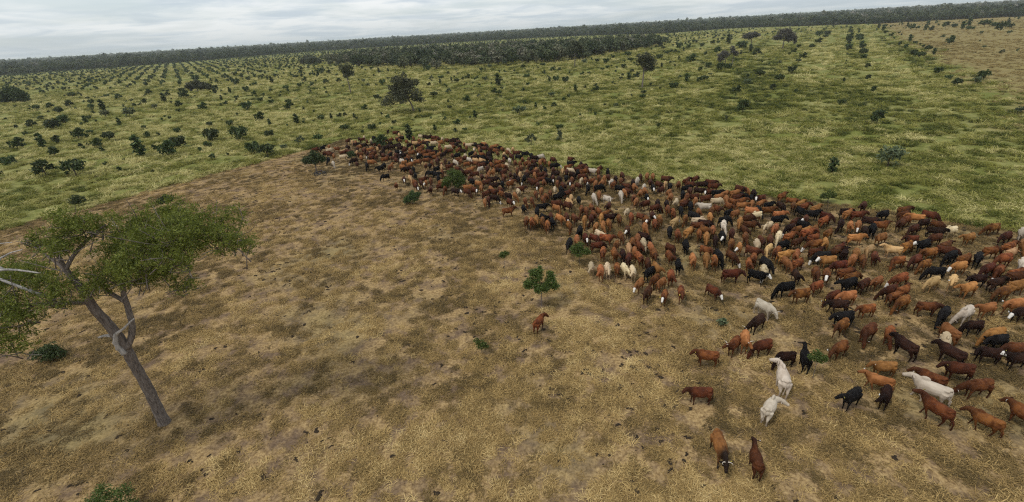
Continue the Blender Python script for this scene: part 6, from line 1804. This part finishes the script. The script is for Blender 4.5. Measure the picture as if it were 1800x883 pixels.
def cow_geo(pose, hump=.05, vox=.024, dec=.55):
    poll, pitch, yaw, st = POSE[pose]; H = np.array(poll); r = np.random.default_rng(abs(hash(pose)) % 999 if False else len(pose)*7+int(pitch))
    yw, pt = math.radians(yaw), math.radians(pitch)
    hd = np.array([math.cos(pt)*math.cos(yw), math.cos(pt)*math.sin(yw), -math.sin(pt)])
    parts = [loft([((-.83, 0, 1.12), .10, .08), ((-.78, 0, 1.08), .22, .17), ((-.66, 0, 1.04), .31, .245), ((-.45, 0, 1.00), .35, .29), ((-.15, 0, .97), .385, .35), ((.12, 0, .97), .385, .34), ((.36, 0, 1.0), .375, .28), ((.54, 0, 1.02), .34, .225), ((.66, 0, 1.04), .25, .17)])]
    parts.append(ell((.34, 0, 1.30), (.30, .10, .10))); parts.append(ell((-.70, 0, 1.26), (.16, .17, .10)))      # withers, hooks
    for s in (-1, 1): parts.append(ell((-.60, s*.20, 1.21), (.14, .065, .07))); parts.append(ell((.42, s*.20, .92), (.19, .08, .28)))
    if hump: parts.append(ell((.38, 0, 1.33+hump*.6), (.24, .095, .07+hump*.7)))
    nb = np.array([.52, 0, 1.08]); mid = (nb+H)/2+np.array([.03, 0, .03 if H[2] > 1 else .07])
    parts.append(loft([(nb, .33, .20), (nb*.6+mid*.4, .28, .175), (mid, .235, .15), (mid*.4+H*.6, .195, .125), (H, .15, .115)]))
    parts.append(loft([((.62, 0, .78), .10, .06), ((mid+nb)/2-np.array([-.04, 0, .26]), .08, .035), (mid-np.array([-.02, 0, .16]), .05, .025)]))     # dewlap
    hl = .50
    parts.append(loft([(H-hd*.06, .11, .10), (H+hd*.02, .155, .135), (H+hd*.14, .155, .14), (H+hd*.27, .128, .112), (H+hd*.38, .105, .096), (H+hd*.46, .098, .10), (H+hd*hl, .065, .075)]))
    for s, q in ((-1, st), (1, -st)):          # front and hind legs, striding
        parts.append(tube([(.44, s*.16, .98), (.45+q*.25, s*.165, .70), (.45+q*.6, s*.155, .42), (.44+q*1.0, s*.15, .22), (.45+q*1.1, s*.15, .10), (.48+q*1.15, s*.15, .0)], [.135, .088, .058, .042, .044, .06], 10))
        parts.append(tube([(-.58, s*.17, 1.02), (-.58-q*.2, s*.19, .80), (-.66-q*.6, s*.17, .60), (-.75-q*.9, s*.16, .46), (-.72-q*1.1, s*.155, .22), (-.69-q*1.2, s*.155, .10), (-.66-q*1.2, s*.155, .0)], [.20, .165, .105, .062, .043, .045, .06], 10))
    V, Fc, _ = join(parts)
    V, Fc = remeshed(V, Fc, vox, dec); nb_ = len(V)
    # ears, tail, eyes: thin pieces that belong to the same mesh
    sd = unit(np.cross(np.array([0, 0, 1.]), hd)); up = np.cross(hd, sd); extra = []; ear = {}
    for s in (-1, 1):
        e0 = H+hd*.02+sd*s*.11+up*.06; ax = unit(sd*s+up*-.25-hd*.15); w_ = unit(up*.6-hd*.75)
        tpts = np.linspace(0, .27, 6); ww = np.array([.035, .065, .08, .07, .045, .008]); cen = e0+ax*tpts[:, None]; ear[s] = (cen[3], ax, w_)
        ups = unit(np.cross(w_, ax)); A_ = cen+w_*ww[:, None]; B_ = cen-w_*ww[:, None]; C_ = cen+ups*.016; D_ = cen-ups*.012
        Vv = np.stack([A_, C_, B_, D_], 1).reshape(-1, 3); i4 = np.arange(5)[:, None]*4; j4 = np.arange(4)[None, :]; k4 = (np.arange(4)+1)[None, :] % 4
        extra.append((Vv, np.stack([i4+j4, i4+k4, i4+4+k4, i4+4+j4], -1).reshape(-1, 4)))
    extra.append(tube(refine([(-.78, 0, 1.28), (-.87, .01, 1.17), (-.885, .02, .85), (-.88, .05, .55), (-.87, .07, .36)], 12), np.interp(np.linspace(0, 1, 12), [0, .1, .65, .8, .93, 1], [.04, .026, .018, .045, .035, .01]), 6))
    ne = len(extra)
    for s in (-1, 1): extra.append(ell(H+hd*.14+sd*s*.115+up*.05, (.026,)*3))
    eV, eF, eI = join(extra); V2 = np.vstack([V, eV]); F2 = np.vstack([Fc, eF+nb_])
    # masks used by the coat materials: white face, dark points
    tproj = (V2-H)@hd; rad = np.linalg.norm(V2-H-tproj[:, None]*hd, axis=1)
    head = (tproj > -.05) & (rad < .19) & (np.linalg.norm(V2-H, axis=1) < .6)
    latp = np.abs((V2-H)@sd)
    face = head & (tproj > .0)
    muzzle = np.where(head, np.clip((tproj-.40)/.06, 0, 1), 0)
    legs = np.where((V2[:, 2] < .62) & ~head, np.clip((.62-V2[:, 2])/.35, 0, 1), 0)
    if H[2] < .8: legs = np.where((V2[:, 0] > .62), 0, legs)
    pts_ = np.maximum(legs, muzzle)
    vx = np.arange(len(V2)); off = nb_
    for kk, (ev_, _) in enumerate(extra):
        sl_ = slice(off, off+len(ev_)); off += len(ev_)
        if kk < 2: pts_[sl_] = .35; face[sl_] = False
        elif kk == 2: pts_[sl_] = np.where(V2[sl_, 2] < .75, .9, 0)
        else: pts_[sl_] = 1.6; face[sl_] = False
    neck = np.clip(((V2[:, 0]-.35)/.35), 0, 1)*(1-0)*np.where(V2[:, 2] > .55, 1, .5)
    return dict(V=V2, F=F2, face=face.astype(float), pts=pts_, neck=neck, head=head.astype(float), H=H, hd=hd, sd=sd, up=up, ear=ear)
def cow_mesh(name, g, mats=()):
    me = bpy.data.meshes.new(name); me.from_pydata(g['V'].tolist(), [], [list(dict.fromkeys(f)) for f in g['F'].tolist()])
    for an in ('face', 'pts', 'neck'):
        a = me.attributes.new(an, 'FLOAT', 'POINT'); a.data.foreach_set('value', np.asarray(g[an], np.float32))
    me.polygons.foreach_set('use_smooth', np.ones(len(me.polygons), bool))
    for m_ in mats: me.materials.append(m_)
    me.update(); return me
COATS = {'k': ((.0045, .004, .004), (.010, .0085, .008), (.004, .0035, .0035)), 'd': ((.014, .0065, .005), (.030, .013, .008), (.006, .004, .0035)),
         'r': ((.046, .0135, .006), (.092, .027, .010), (.014, .006, .004)), 'b': ((.082, .025, .008), (.205, .073, .021), (.028, .010, .005)),
         'o': ((.19, .072, .022), (.31, .128, .044), (.06, .024, .010)), 't': ((.38, .215, .09), (.50, .31, .15), (.22, .12, .055)),
         'c': ((.40, .295, .175), (.51, .40, .26), (.28, .19, .11)), 'w': ((.41, .34, .26), (.52, .445, .355), (.28, .22, .17)), 'x': ((.10, .036, .012), (.20, .078, .026), (.007, .0055, .005))}
def coat_mat(key):
    a, b2, p = COATS[key[0]]; m, t, b = new_mat('coat_'+key, .75, .07 if key[0] in 'kd' else .12)
    def at(n): q_ = t.nodes.new('ShaderNodeAttribute'); q_.attribute_name = n; return q_.outputs['Fac']
    v = objcoord(t); oi = t.nodes.new('ShaderNodeObjectInfo')
    ad = t.nodes.new('ShaderNodeVectorMath'); ad.operation = 'ADD'; t.links.new(v, ad.inputs[0])
    cx = t.nodes.new('ShaderNodeCombineXYZ')
    t.links.new(math_(t, 'MULTIPLY', oi.outputs['Random'], 50.), cx.inputs[0]); t.links.new(cx.outputs[0], ad.inputs[1])
    n1 = noise(t, ad.outputs[0], 2.2, 4, .6)
    c = ramp(t, n1, [(.38, a), (.60, b2)])
    hs = t.nodes.new('ShaderNodeHueSaturation'); t.links.new(c, hs.inputs['Color'])
    t.links.new(math_(t, 'MULTIPLY_ADD', oi.outputs['Random'], .8, .62), hs.inputs['Value']); t.links.new(math_(t, 'MULTIPLY_ADD', math_(t, 'FRACT', math_(t, 'MULTIPLY', oi.outputs['Random'], 17.)), .024, .49), hs.inputs['Hue']); c = hs.outputs[0]
    neck = .95 if key[0] == 'x' else (.62 if key[0] in 'rbd' else (.3 if key[0] == 'o' else .12))
    c = mixc(t, math_(t, 'MULTIPLY', at('neck'), neck), c, p)
    c = mixc(t, math_(t, 'MULTIPLY', at('pts'), .95 if key[0] == 'x' else .75, None, True), c, p)
    if 'W' in key:
        wf = math_(t, 'MULTIPLY', at('face'), math_(t, 'SUBTRACT', 1.0, math_(t, 'MULTIPLY', at('pts'), .5), None, True), None, True)
        c = mixc(t, wf, c, (.70, .66, .60))
    t.links.new(c, b.inputs['Base Color'])
    return m
CM = {}
def coat(k):
    if k not in CM: CM[k] = coat_mat(k)
    return CM[k]
GEO = {p: cow_geo(p) for p in POSE}
GEO_H = {p: cow_geo(p, .13) for p in ('stand', 'stand_left', 'stand_right', 'walk', 'walk_alert', 'look_left', 'low_right', 'low', 'graze', 'graze_left', 'graze_right', 'look_right')}
MESH = {(p, 0): cow_mesh('cow_'+p, g, [coat('b')]) for p, g in GEO.items()}; MESH.update({(p, 1): cow_mesh('zebu_'+p, g, [coat('w')]) for p, g in GEO_H.items()})
HERD = 'mixed herd of cattle on the straw paddock'
first = {}
tagm = {'y': plain('ear_tag_yellow', (.75, .62, .12), .4), 'w': plain('ear_tag_white', (.8, .8, .76), .4)}
hornm = plain('horn', (.48, .42, .34), .5)
def tag_mesh(g, s, mat):
    c, ax, w_ = g['ear'][s]; n_ = unit(np.cross(w_, ax)); c = c+n_*.022
    V = np.array([c+w_*a_*.05+ax*b_*.05+n_*d_ for d_ in (0, .012) for a_, b_ in ((-1, -1), (1, -1), (1.1, 1), (-1.1, 1))])
    return np_mesh('ear_tag', V, np.array([[0, 1, 2, 3], [7, 6, 5, 4], [0, 4, 5, 1], [1, 5, 6, 2], [2, 6, 7, 3], [3, 7, 4, 0]]), [mat])
def horn_mesh(g, s):
    H, sd, up, hd = g['H'], g['sd']*s, g['up'], g['hd']
    V, Q = tube(refine([H+sd*.06+up*.08-hd*.02, H+sd*.16+up*.12-hd*.03, H+sd*.24+up*.20+hd*.0, H+sd*.25+up*.30+hd*.04], 9), np.linspace(.032, .008, 9), 8); return np_mesh('horn', V, Q, [hornm], None, True)
TAGM, HORNM = {}, {}
for k, (x, y, hdg, sc, ck, pose, lb) in enumerate(CATTLE):
    hmp = 1 if (ck[0] in 'wc' and (pose in GEO_H) and (k*7) % 3 != 0) or 'hump' in lb else 0
    me = MESH[(pose, hmp)]; g = (GEO_H if hmp else GEO)[pose]
    if me.name not in first:
        o_ = bpy.data.objects.new('cow', me); first[me.name] = o_
    else: o_ = first[me.name].copy(); o_.name = 'cow'
    COL.objects.link(o_)
    o_.location = (x, y, 0); o_.rotation_euler = (0, 0, math.radians(hdg)); o_.scale = (sc, sc*random.uniform(.94, 1.06), sc*random.uniform(1.05, 1.11))
    o_.material_slots[0].link = 'OBJECT'; o_.material_slots[0].material = coat(ck)
    for kk in list(o_.keys()):
        if kk in ('label', 'category', 'group'): del o_[kk]
    tag(o_, lb, 'cow', HERD)
    if k < 75 and (k*5) % 3 != 1 and ck[0] not in 'w':
        s = 1 if k % 2 else -1; tk = 'y' if k % 3 else 'w'; key = (me.name, s, tk)
        if key not in TAGM: TAGM[key] = tag_mesh(g, s, tagm[tk])
        c = bpy.data.objects.new('ear_tag', TAGM[key]); COL.objects.link(c); c.parent = o_
    if 'horned' in lb:
        for s in (-1, 1):
            key = (me.name, s)
            if key not in HORNM: HORNM[key] = horn_mesh(g, s)
            c = bpy.data.objects.new('horn', HORNM[key]); COL.objects.link(c); c.parent = o_
# the cattle farther back, beyond the first three hundred: one joined object
lowg = {p: cow_geo(p, .05, .045, .45) for p in POSE}
keys = sorted({c[4] for c in FAR_CATTLE}); Vs, Fs, MI, AT = [], [], [], {'face': [], 'pts': [], 'neck': []}; off = 0
for x, y, hdg, sc, ck, pose in FAR_CATTLE:
    g = lowg[pose]; a = math.radians(hdg); ca, sa = math.cos(a)*sc, math.sin(a)*sc
    V = g['V']; Vs.append(np.stack([x+V[:, 0]*ca-V[:, 1]*sa, y+V[:, 0]*sa+V[:, 1]*ca, V[:, 2]*sc*1.07], -1))
    Fs.append(g['F']+off); off += len(V); MI.append(np.full(len(g['F']), keys.index(ck)))
    for an in AT: AT[an].append(g[an])
F4 = np.vstack(Fs); tri = F4[:, 2] == F4[:, 3]; MIx = np.concatenate(MI)
T3 = np.vstack([F4[:, :3], F4[~tri][:, [0, 2, 3]]]); MIx = np.r_[MIx, MIx[~tri]]
fc = np_mesh('far_cattle', np.vstack(Vs), T3, [coat(c) for c in keys], MIx, True, {an: ('POINT', 'FLOAT', np.concatenate(v)) for an, v in AT.items()})
tag(link('far_cattle', fc), kind='stuff')

# ================================================================== MOTORBIKE under the shade tree
def motorbike(x, y, rz):
    root = empty('motorbike', (x, y, 0), rz, 1.12); tag(root, 'dark motorbike parked side on under the small tree at the herd tip', 'motorbike')
    blk, met, red = plain('black_rubber', (.015, .015, .016), .7), plain('dull_metal', (.10, .10, .10), .5, .4, .6), plain('dark_plastic', (.03, .03, .035), .4)
    for wx in (-.68, .70):
        th = np.linspace(0, 2*np.pi, 25); ty = tube(np.stack([wx+.29*np.cos(th), 0*th, .32+.29*np.sin(th)], -1), np.full(25, .075), 8, False)
        wh = link('wheel', np_mesh('tyre', *ty, [blk], None, True), root)
        rim = [tube(np.stack([wx+.235*np.cos(th), 0*th, .32+.235*np.sin(th)], -1), np.full(25, .02), 6, False), tube([(wx, -.07, .32), (wx, .07, .32)], [.05, .05], 8)]
        for a in np.linspace(0, 2*np.pi, 12, endpoint=False): rim.append(tube([(wx, 0, .32), (wx+.23*math.cos(a), 0, .32+.23*math.sin(a))], [.008, .008], 4, False))
        link('rim', tube_mesh('rim', rim, met), wh)
    fr = [tube(refine(p_, 8), np.full(8, .025), 6) for p_ in ([(.42, 0, .92), (.2, .04, .62), (.1, .05, .34), (-.25, .05, .32)], [(.42, 0, .92), (.1, 0, .78), (-.3, 0, .72), (-.68, 0, .74)], [(-.3, 0, .72), (-.3, 0, .5), (-.25, 0, .32)], [(-.25, .09, .34), (-.5, .09, .33), (-.68, .09, .32)])]
    link('frame', tube_mesh('frame', fr, red), root)
    link('fork', tube_mesh('fork', [tube([(.40, s*.08, .98), (.70, s*.08, .32)], [.026, .03], 7) for s in (-1, 1)], met), root)
    link('handlebar', tube_mesh('handlebar', [tube(refine([(.28, -.38, 1.10), (.36, -.15, 1.04), (.38, 0, 1.0), (.36, .15, 1.04), (.28, .38, 1.10)], 12), np.full(12, .017), 6)], red), root)
    link('engine', np_mesh('engine', *join([ell((-.0, 0, .46), (.19, .13, .16)), loft([((.02, 0, .5), .1, .09), ((.10, 0, .72), .1, .085)])])[:2], [met], None, True), root) if False else None
    V, Q = loft([((-.18, 0, .42), .13, .11), ((.0, 0, .46), .17, .14), ((.16, 0, .46), .12, .10)]); link('engine', np_mesh('engine', V, Q, [met], None, True), root)
    V, Q = loft([((-.02, 0, .84), .08, .09), ((.16, 0, .90), .13, .14), ((.36, 0, .92), .09, .08)]); link('fuel_tank', np_mesh('fuel_tank', V, Q, [plain('tank_paint', (.045, .012, .012), .35, .4)], None, True), root)
    V, Q = loft([((-.72, 0, .86), .035, .09), ((-.4, 0, .83), .05, .12), ((-.02, 0, .82), .05, .10)]); link('seat', np_mesh('seat', V, Q, [blk], None, True), root)
    for nm, a0, a1, cx in (('front_fender', .6, 2.3, .70), ('rear_fender', .9, 2.9, -.68)):
        th = np.linspace(a0, a1, 10); link(nm, np_mesh(nm, *tube(np.stack([cx+.40*np.cos(th), 0*th, .33+.40*np.sin(th)], -1), np.full(10, .04), 6), [red], None, True), root)
    link('exhaust', tube_mesh('exhaust', [tube(refine([(.16, -.12, .44), (.1, -.14, .28), (-.3, -.14, .34), (-.75, -.14, .56)], 10), np.linspace(.025, .05, 10), 7)], met), root)
motorbike(-36.8, 88.9, math.radians(8))

# ================================================================== HAZE
hm = bpy.data.materials.new('thin_haze'); hm.use_nodes = True; ht = hm.node_tree; ht.nodes.clear()
hv = ht.nodes.new('ShaderNodeVolumePrincipled'); hv.inputs['Color'].default_value = (.86, .92, .96, 1); hv.inputs['Density'].default_value = HAZE_D; hv.inputs['Anisotropy'].default_value = 0.
ho = ht.nodes.new('ShaderNodeOutputMaterial'); ht.links.new(hv.outputs[0], ho.inputs['Volume'])
hx, hz0, hz1 = 15000., -1.2, 27.
hV = np.array([(a*hx, b_*hx, c_) for c_ in (hz0, hz1) for a, b_ in ((-1, -1), (1, -1), (1, 1), (-1, 1))])
tag(link('haze', np_mesh('haze', hV, np.array([[3, 2, 1, 0], [4, 5, 6, 7], [0, 1, 5, 4], [1, 2, 6, 5], [2, 3, 7, 6], [3, 0, 4, 7]]), [hm])), kind='stuff')
